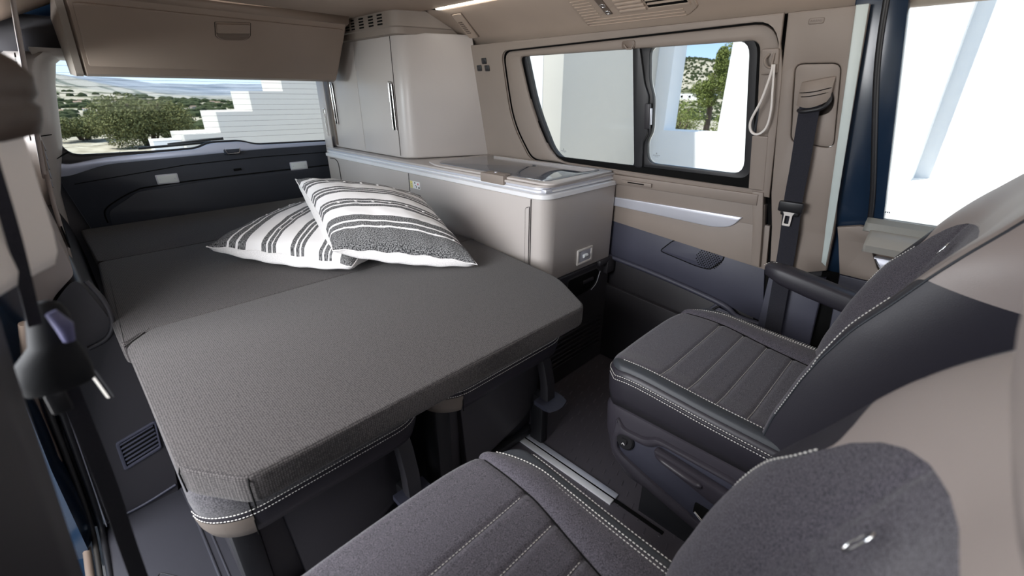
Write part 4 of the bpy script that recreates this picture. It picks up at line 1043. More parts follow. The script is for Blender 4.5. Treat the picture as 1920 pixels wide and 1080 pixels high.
# ================================================================== PILLOWS
def stripe_mat():
    m, t, b = newmat('pillow_stripes')
    uv = t.nodes.new('ShaderNodeUVMap'); uv.uv_map = 'UVMap'
    sp_ = t.nodes.new('ShaderNodeSeparateXYZ'); t.links.new(uv.outputs[0], sp_.inputs[0])
    cr = t.nodes.new('ShaderNodeValToRGB'); cr.color_ramp.interpolation = 'CONSTANT'
    W, D = 1.0, 0.0
    stops = [(0.0, D), (0.135, W), (0.152, D), (0.195, W), (0.210, D), (0.262, W), (0.375, D), (0.405, W), (0.415, D), (0.442, W), (0.450, D), (0.475, W),
             (0.575, D), (0.605, W), (0.615, D), (0.640, W), (0.650, D), (0.675, W), (0.775, D), (0.800, W), (0.810, D), (0.840, W), (0.850, D), (0.870, W), (0.925, D)]
    el = cr.color_ramp.elements
    el[0].position = 0; el[0].color = (0, 0, 0, 1); el[1].position = stops[1][0]; el[1].color = (1, 1, 1, 1)
    for p, v in stops[2:]:
        e = el.new(p); e.color = (v, v, v, 1)
    # slightly irregular edges
    n = t.nodes.new('ShaderNodeTexNoise'); n.inputs['Scale'].default_value = 18
    t.links.new(uv.outputs[0], n.inputs['Vector'])
    ad = t.nodes.new('ShaderNodeMath'); ad.operation = 'MULTIPLY_ADD'
    ad.inputs[1].default_value = 0.010
    t.links.new(n.outputs['Fac'], ad.inputs[0]); t.links.new(sp_.outputs['Y'], ad.inputs[2])
    t.links.new(ad.outputs[0], cr.inputs[0])
    # woven black and white threads in the dark bands
    mp = t.nodes.new('ShaderNodeMapping'); mp.inputs['Scale'].default_value = (70, 190, 1)
    t.links.new(uv.outputs[0], mp.inputs['Vector'])
    n2 = t.nodes.new('ShaderNodeTexNoise'); n2.inputs['Scale'].default_value = 1.6; n2.inputs['Detail'].default_value = 4
    t.links.new(mp.outputs[0], n2.inputs['Vector'])
    c2 = t.nodes.new('ShaderNodeValToRGB')
    c2.color_ramp.elements[0].position = 0.42; c2.color_ramp.elements[0].color = (0.022, 0.022, 0.025, 1)
    c2.color_ramp.elements[1].position = 0.62; c2.color_ramp.elements[1].color = (0.30, 0.30, 0.30, 1)
    t.links.new(n2.outputs['Fac'], c2.inputs[0])
    mx = t.nodes.new('ShaderNodeMix'); mx.data_type = 'RGBA'
    t.links.new(cr.outputs[0], mx.inputs[0]); t.links.new(c2.outputs[0], mx.inputs[6])
    mx.inputs[7].default_value = (0.82, 0.805, 0.80, 1)
    t.links.new(mx.outputs[2], b.inputs['Base Color'])
    bpn = t.nodes.new('ShaderNodeBump'); bpn.inputs['Strength'].default_value = 0.25; bpn.inputs['Distance'].default_value = 0.001
    t.links.new(n2.outputs['Fac'], bpn.inputs['Height']); t.links.new(bpn.outputs['Normal'], b.inputs['Normal'])
    b.inputs['Roughness'].default_value = 0.9; b.inputs['Specular IOR Level'].default_value = 0.15
    return m
M['stripes'] = stripe_mat()

def pillow(c00, c10, c11, c01, thick, label, under, seed=0, up=1.0, bias=0.55):
    """corners: u along the stripes, v across them"""
    c00, c10, c11, c01 = map(Vector, (c00, c10, c11, c01))
    n = (c10 - c00).cross(c01 - c00).normalized()
    if n.z < 0: n = -n
    ctr = (c00 + c10 + c11 + c01) / 4
    t = empty('striped_pillow', tuple(ctr), cat='pillow', group='striped pillows on the bed', label=label)
    def P(u, v, side):
        a, b = 2 * u - 1, 2 * v - 1
        a2 = a * (1 - 0.075 * (1 - b * b)); b2 = b * (1 - 0.075 * (1 - a * a))
        if side < 0:       # the plain back cloth wraps round below the seam
            a2 += 2.6 * math.copysign(abs(a) ** 6 * (1 - abs(a)), a) * (1 - b * b) ** 0.5
            b2 += 2.6 * math.copysign(abs(b) ** 6 * (1 - abs(b)), b) * (1 - a * a) ** 0.5
        uu, vv = (a2 + 1) / 2, (b2 + 1) / 2
        base = c00 * (1 - uu) * (1 - vv) + c10 * uu * (1 - vv) + c11 * uu * vv + c01 * (1 - uu) * vv
        h = max(0.0, (1 - a * a) * (1 - b * b)) ** 0.42
        wr_ = noise.noise(Vector((u * 4 + seed, v * 4, side * 3.1))) * 0.006 * h + noise.noise(Vector((u * 11 + seed, v * 11, side))) * 0.0022 * h
        # edge gathers
        ed = (1 - h) * 0.0035 * math.sin((u * 34 if abs(b) > abs(a) else v * 34) + seed)
        amp = thick * (bias if side > 0 else (1 - bias)) * 2
        return base + n * (side * (h * amp * 0.5) + wr_ + ed)
    grid('striped_cover', lambda u, v: P(u, v, 1), 56, 56, 'stripes', t, uv=True, smooth=180)
    grid('white_underside', lambda u, v: P(u, v, -1), 40, 40, 'cotton', t, smooth=180)
    border = [P(k / 24, 0, 0) for k in range(24)] + [P(1, k / 24, 0) for k in range(24)] + [P(1 - k / 24, 1, 0) for k in range(24)] + [P(0, 1 - k / 24, 0) for k in range(24)]
    tube('piping', border, 0.0022, 'cotton', t, seg=6, closed=True)
    # small tufts knotted in the widest band
    vs3, fs3 = [], []
    for row, v in ((0, 0.143), (1, 0.428), (2, 0.795)):
        for k in range(7):
            u = 0.12 + k * 0.13 + row * 0.03
            if u > 0.95: continue
            p = P(u, v, 1) + n * 0.001
            kk = len(vs3)
            for q in range(6):
                a = q / 6 * 2 * math.pi
                vs3.append(p + (c10 - c00).normalized() * 0.006 * math.cos(a) + (c01 - c00).normalized() * 0.0035 * math.sin(a))
            vs3.append(p + n * 0.003)
            fs3 += [(kk + q, kk + (q + 1) % 6, kk + 6) for q in range(6)]
    mesh('thread_tufts', vs3, fs3, 'cotton', t, smooth=60)
    return t
# left pillow: L, F are the two near corners; v runs L -> F so the stripes run away from the camera
pillow((0.29, 1.76, 0.660), (0.735, 2.03, 0.690), (1.00, 1.58, 0.665), (0.575, 1.285, 0.640), 0.150,
       'striped pillow lying flat on the left, its right half under the other pillow', None, seed=3, bias=0.56)
pillow((0.545, 1.335, 0.690), (0.905, 1.055, 0.622), (0.975, 1.46, 0.775), (0.615, 1.735, 0.850), 0.165,
       'striped pillow on top, tilted, leaning on the other pillow', None, seed=11, bias=0.56)

# ================================================================== FRONT SEATS
def front_seat():
    t = empty('swivel_seat', (0.245, 0.3, 0.0), cat='seat', group='swivelled front seats')
    X0, X1 = -0.005, 0.490
    def yfront(x):
        s = (x - 0.2425) / 0.2475
        return 0.520 - (0.075 * s ** 5 if s > 0 else 0.040 * abs(s) ** 9) - 0.006 * s * s
    def top(x, y):
        s = (x - 0.2425) / 0.2475
        z = 0.500 + 0.012 * max(0, abs(s) - 0.62) / 0.38 * (1 if y < 0.45 else 1)
        z += 0.010 * math.exp(-((y - 0.42) / 0.10) ** 2) - 0.012 * max(0, (0.30 - y) / 0.25)
        df = max(0.0, yfront(x) - y)                  # rounding to the front edge
        r = 0.018; ds = max(0.0, min(x - X0, X1 - x))
        q_ = min(1.0, math.hypot(max(0, 1 - df / r), max(0, 1 - ds / r)))
        z -= r * (1 - math.sqrt(max(0, 1 - q_ * q_)))
        return z
    lines = (0.375, 0.305, 0.237, 0.170, 0.108)
    XS = 0.418
    def inner_x(y): return 0.466 - 0.034 * min(1, max(0, (y - 0.37) / 0.13)) ** 1.5
    def seam_x(y): return XS - 0.05 * max(0, (0.35 - y)) / 0.3 * 0.9
    def F_center(u, v):
        y0 = 0.06; x = 0.030 + (seam_x(y0 + (0.5 - y0) * v) - 0.030) * u
        y = y0 + (yfront(x) - y0) * (1 - (1 - v) ** 1.25)
        x = 0.030 + (seam_x(y) - 0.030) * u
        z = top(x, y)
        for ly in lines:
            z -= 0.0035 * math.exp(-((y - ly) / 0.005) ** 2)
        e = min(u, 1 - u) * 0.4
        z -= 0.005 * math.exp(-(e / 0.008) ** 2)
        return Vector((x, y, z))
    grid('seat_panel', F_center, 44, 150, 'seat', t, smooth=180)
    def F_bol(u, v):
        y0 = 0.06; x = 0.4
        xa = seam_x(y0 + (0.5 - y0) * v); x = xa + (0.455 - xa) * u
        y = y0 + (yfront(x) - y0) * (1 - (1 - v) ** 1.25)
        xa = seam_x(y); x = xa + (max(xa, inner_x(y)) - xa) * u
        z = top(x, y) - 0.005 * math.exp(-(u * 0.06 / 0.006) ** 2) + 0.006 * math.sin(u * math.pi)
        return Vector((x, y, z))
    grid('side_bolster', F_bol, 14, 60, 'seat', t, smooth=180)
    # vinyl edging on both sides and round the front
    for sgn in (-1, 1):
        def F_edge(u, v, sgn=sgn):
            xa, xb = (0.030, X0) if sgn < 0 else (0.466, X1)
            y0 = 0.06
            x = xa + (xb - xa) * u
            y = y0 + (yfront(x) - y0) * (1 - (1 - v) ** 1.25)
            if sgn > 0: x = inner_x(y) + (X1 - inner_x(y)) * u
            return Vector((x, y, top(x, y) - 0.0012))
        grid('vinyl_edging', F_edge, 10, 60, 'vinyl_edge', t, smooth=180)
    # skirt below
    def outline(ins):
        pts = []
        for k in range(13): pts.append((X0 + ins, 0.06 + (yfront(X0) - 0.06) * k / 12))
        for k in range(1, 25):
            x = X0 + (X1 - X0) * k / 25; s = (x - 0.2425) / 0.2475
            pts.append((x - ins * s * 0, yfront(x) - ins))
        for k in range(12, -1, -1): pts.append((X1 - ins, 0.06 + (yfront(X1) - 0.06) * k / 12))
        return pts
    def ring(ins, z, dz=0.0):
        return [Vector((p[0], p[1], (z if z is not None else 0) + dz)) for p in outline(ins)]
    rim = [Vector((p[0], p[1], top(min(max(p[0], X0 + 1e-4), X1 - 1e-4), p[1] - 1e-4))) for p in outline(0.0)]
    L = [rim]
    for (f_, ins) in ((0.15, -0.004), (0.4, -0.006), (0.7, -0.003), (1.0, 0.004)):
        L.append([Vector((o[0], o[1], r_.z * (1 - f_) + 0.392 * f_)) for o, r_ in zip(outline(ins), rim)])
    loft('side_skirt', L, 'vinyl', t, closed=False, smooth=70, thick=0.002)
    def belt_line(z_off, ins=-0.006, a=0, b=None):
        return [Vector((o[0], o[1], r_.z + z_off)) for o, r_ in list(zip(outline(ins), rim))[a:b]]
    for zo in (-0.014, -0.026):
        stitches('stitching', belt_line(zo, -0.0065), t, r=0.0011)
    tube('piping', belt_line(-0.020, -0.0055), 0.0025, 'vinyl', t, seg=6)
    stitches('stitching', [Vector((inner_x(y) + .002, y, top(inner_x(y) + .002, y) + 0.0008)) for y in [0.08 + k * 0.02 for k in range(21)]], t, r=0.0011)
    stitches('stitching', [Vector((inner_x(y) - .005, y, top(inner_x(y) - .005, y) + 0.0012)) for y in [0.08 + k * 0.02 for k in range(21)]], t, r=0.0010)
    stitches('stitching', [Vector((0.027, y, top(0.027, y) + 0.0006)) for y in [0.08 + k * 0.02 for k in range(21)]], t, r=0.0010)
    stitches('stitching', [Vector((X1 - .003, y, top(X1 - .003, y) + 0.0008)) for y in [0.08 + k * 0.02 for k in range(19)]], t, r=0.0010)
    for ly in lines:
        stitches('stitching', [Vector((x, ly, top(x, ly) - 0.0020)) for x in [0.034 + k * 0.0125 for k in range(int((seam_x(ly) - 0.034) / 0.0125) + 1)]], t, r=0.0009)
    tube('seam_groove', [Vector((seam_x(y), y, top(seam_x(y), y) - 0.0045)) for y in [0.08 + k * 0.02 for k in range(22)]], 0.0016, 'gap', t, seg=5)
    # moulded plastic base (side trim) with recess, dial and lever on the -x side
    def bl(ins, z, yf):
        pts = [(X0 - 0.002 + ins, 0.02), (X0 - 0.002 + ins, yf - ins), (X1 + 0.002 - ins, yf - ins), (X1 + 0.002 - ins, 0.02)]
        return [Vector((p[0], p[1], z)) for p in rp(pts, [0, .06, .06, 0], 6)]
    loft('plastic_base', [bl(0.035, 0.150, 0.42), bl(0.012, 0.175, 0.455), bl(0.0, 0.22, 0.478), bl(-0.004, 0.30, 0.497), bl(-0.004, 0.375, 0.503), bl(0.0, 0.392, 0.500), bl(0.012, 0.398, 0.49)], 'seat_plastic', t, smooth=50)
    FS = FX(X0 - 0.006)
    ro = rp([(0.450, 0.375), (0.465, 0.26), (0.40, 0.215), (0.19, 0.165), (0.10, 0.165), (0.10, 0.345), (0.15, 0.372), (0.34, 0.372), (0.365, 0.350), (0.43, 0.345)], [.02, .06, .05, .03, .02, .03, .03, .02, .02, .02])
    ri = rp([(0.435, 0.325), (0.438, 0.268), (0.345, 0.238), (0.19, 0.195), (0.12, 0.195), (0.12, 0.338), (0.15, 0.358), (0.325, 0.358), (0.352, 0.330)], [.02, .03, .02, .02, .02, .02, .02, .02, .02])
    plate('side_trim', ro, FS, -0.01, 0.012, 'seat_plastic', t, holes=[ri], bev=0.008)
    plate('trim_recess', ri, FS, -0.005, 0.003, 'blue_dark', t, bev=0.001)
    # dial
    c = Vector((X0 - 0.009, 0.418, 0.312))
    dl = loft('dial', [[c + Vector((-dx, r_ * math.cos(a), r_ * 1.1 * math.sin(a))) for a in [k / 20 * 2 * math.pi for k in range(20)]] for (dx, r_) in ((0, .026), (.005, .026), (.008, .022), (.008, .010), (.012, .009))], 'black', t, smooth=30)
    tube('dial_mark', [c + Vector((-.0125, -.004, -.008)), c + Vector((-.0125, .001, -.003)), c + Vector((-.0125, .004, -.009))], 0.0010, 'white', t, seg=5)
    # lever
    lp = rp([(0.335, 0.352), (0.31, 0.352), (0.15, 0.340), (0.140, 0.300), (0.175, 0.290), (0.215, 0.300), (0.325, 0.326)], [.012, .012, .01, .01, .01, .01, .012])
    plate('lever', lp, FS, 0.004, 0.026, 'seat_plastic', t, bev=0.006)
    tube('lever_grip', [Vector((X0 - 0.033, y, 0.341 - (0.325 - y) * 0.13)) for y in (0.322, 0.30, 0.25, 0.22, 0.208)], [0.006, 0.0125, 0.0145, 0.014, 0.006], 'seat_plastic', t, seg=12, flat_=0.6)
    tube('clip', [(X0 - 0.012, 0.215, 0.222), (X0 - 0.018, 0.190, 0.213)], 0.004, 'chrome', t)
    plate('clip_slot', rp(rect(0.16, 0.215, 0.22, 0.25), .006), FS, 0.002, 0.006, 'gap', t)
    # pedestal
    loft('pedestal', [[Vector((0.2425 + a * w_, 0.24 + b * d_, z)) for (a, b) in ((-1, -1), (1, -1), (1, 1), (-1, 1))] for (z, w_, d_) in ((0.0, .17, .15), (0.10, .17, .15), (0.155, .20, .19))], 'black', t, smooth=20)
    # ---------------- backrest
    # side profile (y, z) of the bolster front edge
    bolf = [(0.135, 0.495), (0.128, 0.55), (0.116, 0.597), (0.102, 0.655), (0.084, 0.71), (0.055, 0.78), (0.016, 0.845), (-0.014, 0.90), (-0.040, 0.94), (-0.075, 0.985), (-0.108, 1.03), (-0.142, 1.065)]
    cen = [(0.085, 0.495), (0.075, 0.55), (0.062, 0.597), (0.045, 0.655), (0.027, 0.71), (0.004, 0.78), (-0.020, 0.845), (-0.040, 0.90), (-0.060, 0.94), (-0.086, 0.985), (-0.114, 1.03), (-0.144, 1.065)]
    def interp(T, z):
        if z <= T[0][1]: return T[0][0]
        for (a, za), (b, zb) in zip(T, T[1:]):
            if z <= zb: return a + (b - a) * (z - za) / (zb - za)
        return T[-1][0]
    def sm(Tb, z):
        return (interp(Tb, z - 0.012) + interp(Tb, z) * 2 + interp(Tb, z + 0.012)) / 4
    def halfw(z):
        if z < 0.60: return 0.236
        if z < 0.90: return 0.236
        return 0.236 - 0.10 * ((z - 0.90) / 0.165) ** 2.2
    XC = 0.2425
    def front_pt(s, z):           # s in -1..1 across the front
        hw = halfw(z); x = XC + s * hw
        a = abs(s)
        q = min(1, max(0, (a - 0.22) / 0.71))
        k = q * q * (3 - 2 * q)
        y = (sm(cen, z) - 0.022 * max(0, min(1, (0.98 - z) / 0.2))) * (1 - k) + sm(bolf, z) * k
        if a > 0.94:
            q = (a - 0.94) / 0.06
            y -= 0.006 * (1 - math.sqrt(max(0, 1 - q * q)))
        return Vector((x, y, z))
    ZT = 1.065
    SM = [(0.50, 1.0), (0.68, 1.0), (0.74, 0.965), (0.78, 0.90), (0.81, 0.84), (0.84, 0.80), (0.865, 0.76), (0.89, 0.68), (0.905, 0.60), (0.915, 0.50), (0.920, 0.38), (0.924, 0.2), (0.926, 0.0)]
    def smax(z):
        if z <= 0.5: return 1.0
        for (za, sa), (zb, sb_) in zip(SM, SM[1:]):
            if z <= zb: return sa + (sb_ - sa) * (z - za) / (zb - za)
        return 0.0
    def gr(u, v):
        z = 0.50 + 0.426 * (1 - (1 - v) ** 1.3)
        s = (-1 + 2 * u) * smax(z)
        p = front_pt(s, z)
        for ly in (0.58, 0.65, 0.72, 0.79):
            if abs(s) < 0.50: p.y -= 0.003 * math.exp(-((z - ly) / 0.004) ** 2)
        p.y -= 0.004 * math.exp(-((abs(s) - 0.50) / 0.02) ** 2)
        return p
    grid('backrest_cloth', gr, 60, 90, 'seat', t, smooth=180)
    for sgn in (-1, 1):
        def crest(u, v, za, zb, sgn=sgn):
            z = za + (zb - za) * v
            return front_pt(sgn * (smax(z) + (1 - smax(z)) * u), z)
        grid('crest_vinyl', lambda u, v: crest(u, v, 0.68, 0.842 + 0.048 * u ** 0.6), 12, 30, 'vinyl', t, smooth=180)
        grid('shoulder_cover', lambda u, v: crest(u, v, 0.842 + 0.048 * u ** 0.6, 0.926), 24, 30, 'vinyl_gr', t, smooth=180)
        stitches('stitching', [front_pt(sgn * (smax(z) + .006), z) + Vector((0, .001, 0)) for z in [0.56 + 0.28 * k / 40 for k in range(41)]], t, r=0.0013)
    grid('shoulder_cover', lambda u, v: front_pt(-1 + 2 * u, 0.926 + (ZT - 0.926) * v), 60, 16, 'vinyl_gr', t, smooth=180)
    yb = lambda z: -0.075 - 0.30 * (z - 0.5) * 0.9
    for sgn in (-1, 1):
        def side(u, v, za, zb, lo=False):
            f0 = front_pt(sgn, za(u) + (zb(u) - za(u)) * v) if False else None
            z = za(u) + (zb(u) - za(u)) * v
            p = front_pt(sgn, z)
            y = p.y + (yb(z) - p.y) * u
            bulge = 0.014 * math.sin(min(1, u * 1.15) * math.pi) ** 0.8 if 0 < u < 0.87 else 0
            return Vector((p.x + sgn * bulge, y, z))
        ze = lambda u: 0.890 - 0.025 * u
        grid('side_vinyl', lambda u, v: side(u, v, lambda q: 0.47, ze), 16, 40, 'vinyl', t, smooth=180)
        grid('shoulder_side', lambda u, v: side(u, v, ze, lambda q: ZT), 16, 24, 'vinyl_gr', t, smooth=180)
        for off, rr in ((0.0, 0.0013), (0.011, 0.0012)):
            path = []
            for k in range(40):
                z = 0.49 + (0.885 - 0.49) * k / 39
                p = front_pt(sgn, z)
                path.append(Vector((p.x + sgn * (0.0008 + off * 0.12), p.y - off, z)))
            stitches('stitching', path, t, r=rr)
        tube('edge_piping', [front_pt(sgn, 0.49 + 0.57 * k / 40) for k in range(41)], 0.0022, 'vinyl_edge', t, seg=6)
        stitches('stitching', [front_pt(sgn, 0.895 + 0.16 * k / 20) + Vector((sgn * .001, -.004, 0)) for k in range(21)], t, r=0.0011, mat='vinyl_gr')
    # back shell and top
    grid('back_shell', lambda u, v: Vector((XC + (2 * u - 1) * halfw(0.47 + (ZT - 0.47) * v), yb(0.47 + (ZT - 0.47) * v), 0.47 + (ZT - 0.47) * v)), 8, 20, 'vinyl_gr', t, smooth=180)
    grid('top_cover', lambda u, v: front_pt(-1 + 2 * u, ZT) * (1 - v) + Vector((XC + (2 * u - 1) * halfw(ZT), yb(ZT), ZT)) * v + Vector((0, 0, 0.012 * math.sin(v * math.pi))), 30, 8, 'vinyl_gr', t, smooth=180)
    # zip pull on the cloth front
    q0 = front_pt(0.29, 0.862) + Vector((-0.004, 0.014, 0.008))
    tube('zip_loop', [q0 + Vector((0.0040 * math.cos(a), -0.0055 * math.sin(a), 0.013 * math.sin(a))) for a in [k / 16 * 2 * math.pi for k in range(16)]], 0.0011, 'chrome', t, closed=True)
    # headrest on two posts
    for dx in (-0.05, 0.05):
        tube('headrest_post', [(XC + dx, -0.150, 1.03), (XC + dx, -0.115, 1.075), (XC + dx, -0.080, 1.13)], 0.006, 'chrome', t)
    hrp = [(0.0, 0.0)]
    loops = []
    for k in range(11):
        a = k / 10
        z = 0.995 + 0.25 * a
        e = math.sin(math.pi * (0.08 + 0.84 * a)) ** 0.35
        hw, hd = 0.119 * e, 0.042 * e
        cy = -0.080 + 0.012 * a
        loops.append([Vector((XC + hw * abs(math.cos(b)) ** 0.5 * (1 if math.cos(b) > 0 else -1), cy + hd * abs(math.sin(b)) ** 0.7 * (1 if math.sin(b) > 0 else -1), z)) for b in [q / 28 * 2 * math.pi for q in range(28)]])
    loft('headrest', loops, 'vinyl_gr', t, smooth=80)
    return t
ps = front_seat()
ps['label'] = 'near grey cloth swivel seat at the bottom, cut off by the frame'
ds = dup(ps, (0.868, 0.0, 0.0), label='far grey cloth swivel seat on the right with a side lever and dial')
for ch in ds.children:           # the far seat's headrest is set further back
    if ch.name.startswith('headrest'):
        ch.location.y -= 0.10; ch.location.z += 0.06
# arm rest, buckle on the far seat
arm = loft('armrest', [[Vector((1.385 + hw * abs(math.cos(b)) ** 0.6 * (1 if math.cos(b) > 0 else -1), y, zc + hz * abs(math.sin(b)) ** 0.6 * (1 if math.sin(b) > 0 else -1))) for b in [q / 20 * 2 * math.pi for q in range(20)]]
     for (y, zc, hw, hz) in ((0.318, 0.684, 0.010, 0.006), (0.310, 0.682, 0.026, 0.018), (0.27, 0.672, 0.031, 0.028), (0.20, 0.658, 0.031, 0.030), (0.10, 0.640, 0.030, 0.030), (-0.02, 0.62, 0.028, 0.030))], 'vinyl', ds, smooth=80)
stitches('armrest_stitching', [(1.375, 0.322, 0.690), (1.385, 0.312, 0.6985), (1.395, 0.29, 0.701)], ds)
bk = empty('belt_buckle', (1.50, 0.14, 0.45), label='black belt buckle with a red release button beside the far seat', cat='buckle')
box('buckle_body', (1.470, 0.115, 0.33), (1.515, 0.145, 0.425), 'black', bk, bevel=0.005)
box('release_button', (1.474, 0.119, 0.420), (1.511, 0.141, 0.434), 'red', bk, bevel=0.003)
tube('buckle_stalk', [(1.492, 0.13, 0.33), (1.49, 0.13, 0.20), (1.45, 0.12, 0.05), (1.43, 0.10, 0.0)], 0.008, 'black', bk)
box('floor_anchor', (1.40, 0.08, 0.0), (1.46, 0.12, 0.02), 'black', bk, bevel=0.003)

# ---- pieces that belong to a part of their thing
sub(kids(lk, 'front_flap')[0], *kids(lk, 'handle_rim', 'handle_frame', 'handle_recess', 'handle_flap', 'handle_shade_line'))
kd = kids(kt, 'door')
sub(kd[0], *[c for c in kids(kt, 'finger_pull', 'pull_insert')])
th = kids(tc_, 'handle'); td = kids(tc_, 'door'); tr2 = kids(tc_, 'handle_recess')
for i_ in (0, 1):
    sub(td[i_], th[i_], tr2[i_])
sub(kids(tc_, 'rear_door')[0], *kids(tc_, 'rear_handle'))
sub(kids(tc_, 'crown')[0], *kids(tc_, 'vent_slot', 'vent_light'))
sub(kids(sb, 'tongue_body')[0], *kids(sb, 'metal_tongue', 'tongue_foot'))
sub(kids(sb, 'adjuster_hood')[0], *kids(sb, 'hood_groove'))
sub(kids(sb2, 'buckle_body')[0], *kids(sb2, 'belt_button', 'metal_tongue'))
for st_ in (ps, ds):
    sub(kids(st_, 'lever')[0], *kids(st_, 'lever_grip'))
    sub(kids(st_, 'dial')[0], *kids(st_, 'dial_mark'))
    sub(kids(st_, 'headrest')[0], *kids(st_, 'headrest_post'))

# ================================================================== OUTSIDE
GZ = -0.45
ter = None
def terrain_z(x, y):
    r = math.hypot(x, y); az = math.degrees(math.atan2(x, y))   # 0 = straight behind the van, + to the right
    z = GZ
    if r > 12:
        # shallow valley then hills
        z -= 4.0 * min(1, max(0, (r - 25) / 60)) * (1 if az < 40 else 0.55)
    # hill seen through the side window, azimuth ~60..75
    h = 22.0 * math.exp(-((az - 62) / 17) ** 2) * (1 / (1 + math.exp(-(r - 190) / 26)))
    # low slope on the far left
    h += 36.0 * math.exp(-((az + 2) / 7.0) ** 2) * (1 / (1 + math.exp(-(r - 520) / 70)))
    # far mountains behind
    mt_ = 26 * math.exp(-((az - 9) / 7) ** 2) + 40 * math.exp(-((az - 27) / 12) ** 2) + 20 * math.exp(-((az + 30) / 20) ** 2)
    h += mt_ * (1 / (1 + math.exp(-(r - 1150) / 110))) * 0.85
    h += noise.noise(Vector((x * 0.012, y * 0.012, 0))) * min(6, max(0, (r - 150) * 0.02))
    h += noise.noise(Vector((x * 0.004, y * 0.004, 4))) * min(16, max(0, (r - 600) * 0.02))
    z += h + noise.noise(Vector((x * 0.3, y * 0.3, 1))) * min(0.25, max(0, (r - 12) * 0.02))
    return z
def ground_mat():
    m, t, b = newmat('dry_ground')
    tc = t.nodes.new('ShaderNodeTexCoord')
    def N(scale, det=5):
        n = t.nodes.new('ShaderNodeTexNoise'); n.inputs['Scale'].default_value = scale; n.inputs['Detail'].default_value = det
        t.links.new(tc.outputs['Object'], n.inputs['Vector']); return n
    def ramp(src, p0, c0, p1, c1):
        c = t.nodes.new('ShaderNodeValToRGB')
        c.color_ramp.elements[0].position = p0; c.color_ramp.elements[0].color = (*c0, 1)
        c.color_ramp.elements[1].position = p1; c.color_ramp.elements[1].color = (*c1, 1)
        t.links.new(src, c.inputs[0]); return c
    soil = ramp(N(2.2).outputs['Fac'], 0.35, (0.26, 0.23, 0.17), 0.65, (0.46, 0.42, 0.34))
    scrub = ramp(N(0.5).outputs['Fac'], 0.3, (0.045, 0.055, 0.022), 0.7, (0.11, 0.115, 0.055))
    mask = ramp(N(0.06, 9).outputs['Fac'], 0.50, (0, 0, 0), 0.60, (1, 1, 1))
    geo = t.nodes.new('ShaderNodeNewGeometry')
    vm = t.nodes.new('ShaderNodeVectorMath'); vm.operation = 'LENGTH'; t.links.new(geo.outputs['Position'], vm.inputs[0])
    far = t.nodes.new('ShaderNodeMapRange'); far.inputs['From Min'].default_value = 22; far.inputs['From Max'].default_value = 32
    t.links.new(vm.outputs['Value'], far.inputs['Value'])
    mul = t.nodes.new('ShaderNodeMath'); mul.operation = 'MULTIPLY'
    t.links.new(mask.outputs[0], mul.inputs[0]); t.links.new(far.outputs[0], mul.inputs[1])
    mx = t.nodes.new('ShaderNodeMix'); mx.data_type = 'RGBA'
    t.links.new(mul.outputs[0], mx.inputs[0]); t.links.new(soil.outputs[0], mx.inputs[6]); t.links.new(scrub.outputs[0], mx.inputs[7])
    # the ground turns bluish grey with distance
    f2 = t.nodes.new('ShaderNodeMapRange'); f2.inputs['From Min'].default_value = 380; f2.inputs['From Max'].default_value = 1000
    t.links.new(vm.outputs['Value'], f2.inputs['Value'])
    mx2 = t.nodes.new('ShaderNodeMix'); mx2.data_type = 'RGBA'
    far_tone = ramp(N(0.012, 8).outputs['Fac'], 0.35, (0.13, 0.155, 0.19), 0.65, (0.26, 0.28, 0.31))
    t.links.new(f2.outputs[0], mx2.inputs[0]); t.links.new(mx.outputs[2], mx2.inputs[6]); t.links.new(far_tone.outputs[0], mx2.inputs[7])
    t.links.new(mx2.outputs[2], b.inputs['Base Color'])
    b.inputs['Roughness'].default_value = 1.0; b.inputs['Specular IOR Level'].default_value = 0.05
    return m
M['ground'] = ground_mat()
rs = [0, 4, 8, 12, 16, 20, 25, 32, 40, 50, 65, 80, 100, 120, 140, 160, 180, 200, 220, 250, 290, 340, 400, 470, 540, 620, 700, 800, 900, 1000, 1100, 1200, 1320, 1450, 1600, 1900]
NA = 220
vs_, fs_ = [], []
for r in rs:
    for k in range(NA):
        a = k / NA * 2 * math.pi
        x, y = r * math.sin(a), r * math.cos(a)
        vs_.append((x, y, terrain_z(x, y) if r > 0 else GZ))
for i in range(len(rs) - 1):
    for k in range(NA):
        k2 = (k + 1) % NA
        fs_.append((i * NA + k, i * NA + k2, (i + 1) * NA + k2, (i + 1) * NA + k))
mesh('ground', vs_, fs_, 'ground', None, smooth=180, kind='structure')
pv = empty('path', (2, 3, GZ), kind='structure')
plate('paving', rect(-6, -8, 5.9, 5.6), FZ, GZ + 0.0, GZ + 0.03, 'pav', pv)

M['step_wall'] = plastic('warm_white_render', (0.60, 0.57, 0.53), 0.85, grain=30, bump=0.3, var=0.02, spec=0.1)
# stepped white wall behind the van
sw = empty('stepped_wall', (2.5, 7.4, GZ), label='thick white stepped wall rising to the right behind the rear window', cat='wall')
prof = [(1.25, GZ), (1.25, 0.667), (1.662, 0.667), (1.662, 0.922), (2.10, 0.922), (2.10, 1.17), (2.54, 1.17), (2.54, 1.42), (2.98, 1.42), (2.98, 1.67), (3.42, 1.67), (3.42, 2.6), (3.98, 2.6), (3.98, GZ)]
plate('wall_body', prof, FY(7.0), -0.80, 0.0, 'step_wall', sw, bev=0.002)
plate('low_kerb', rect(0.95, GZ, 1.25, 0.60), FY(7.2), -0.3, 0.0, 'white_wall', sw, bev=0.002)

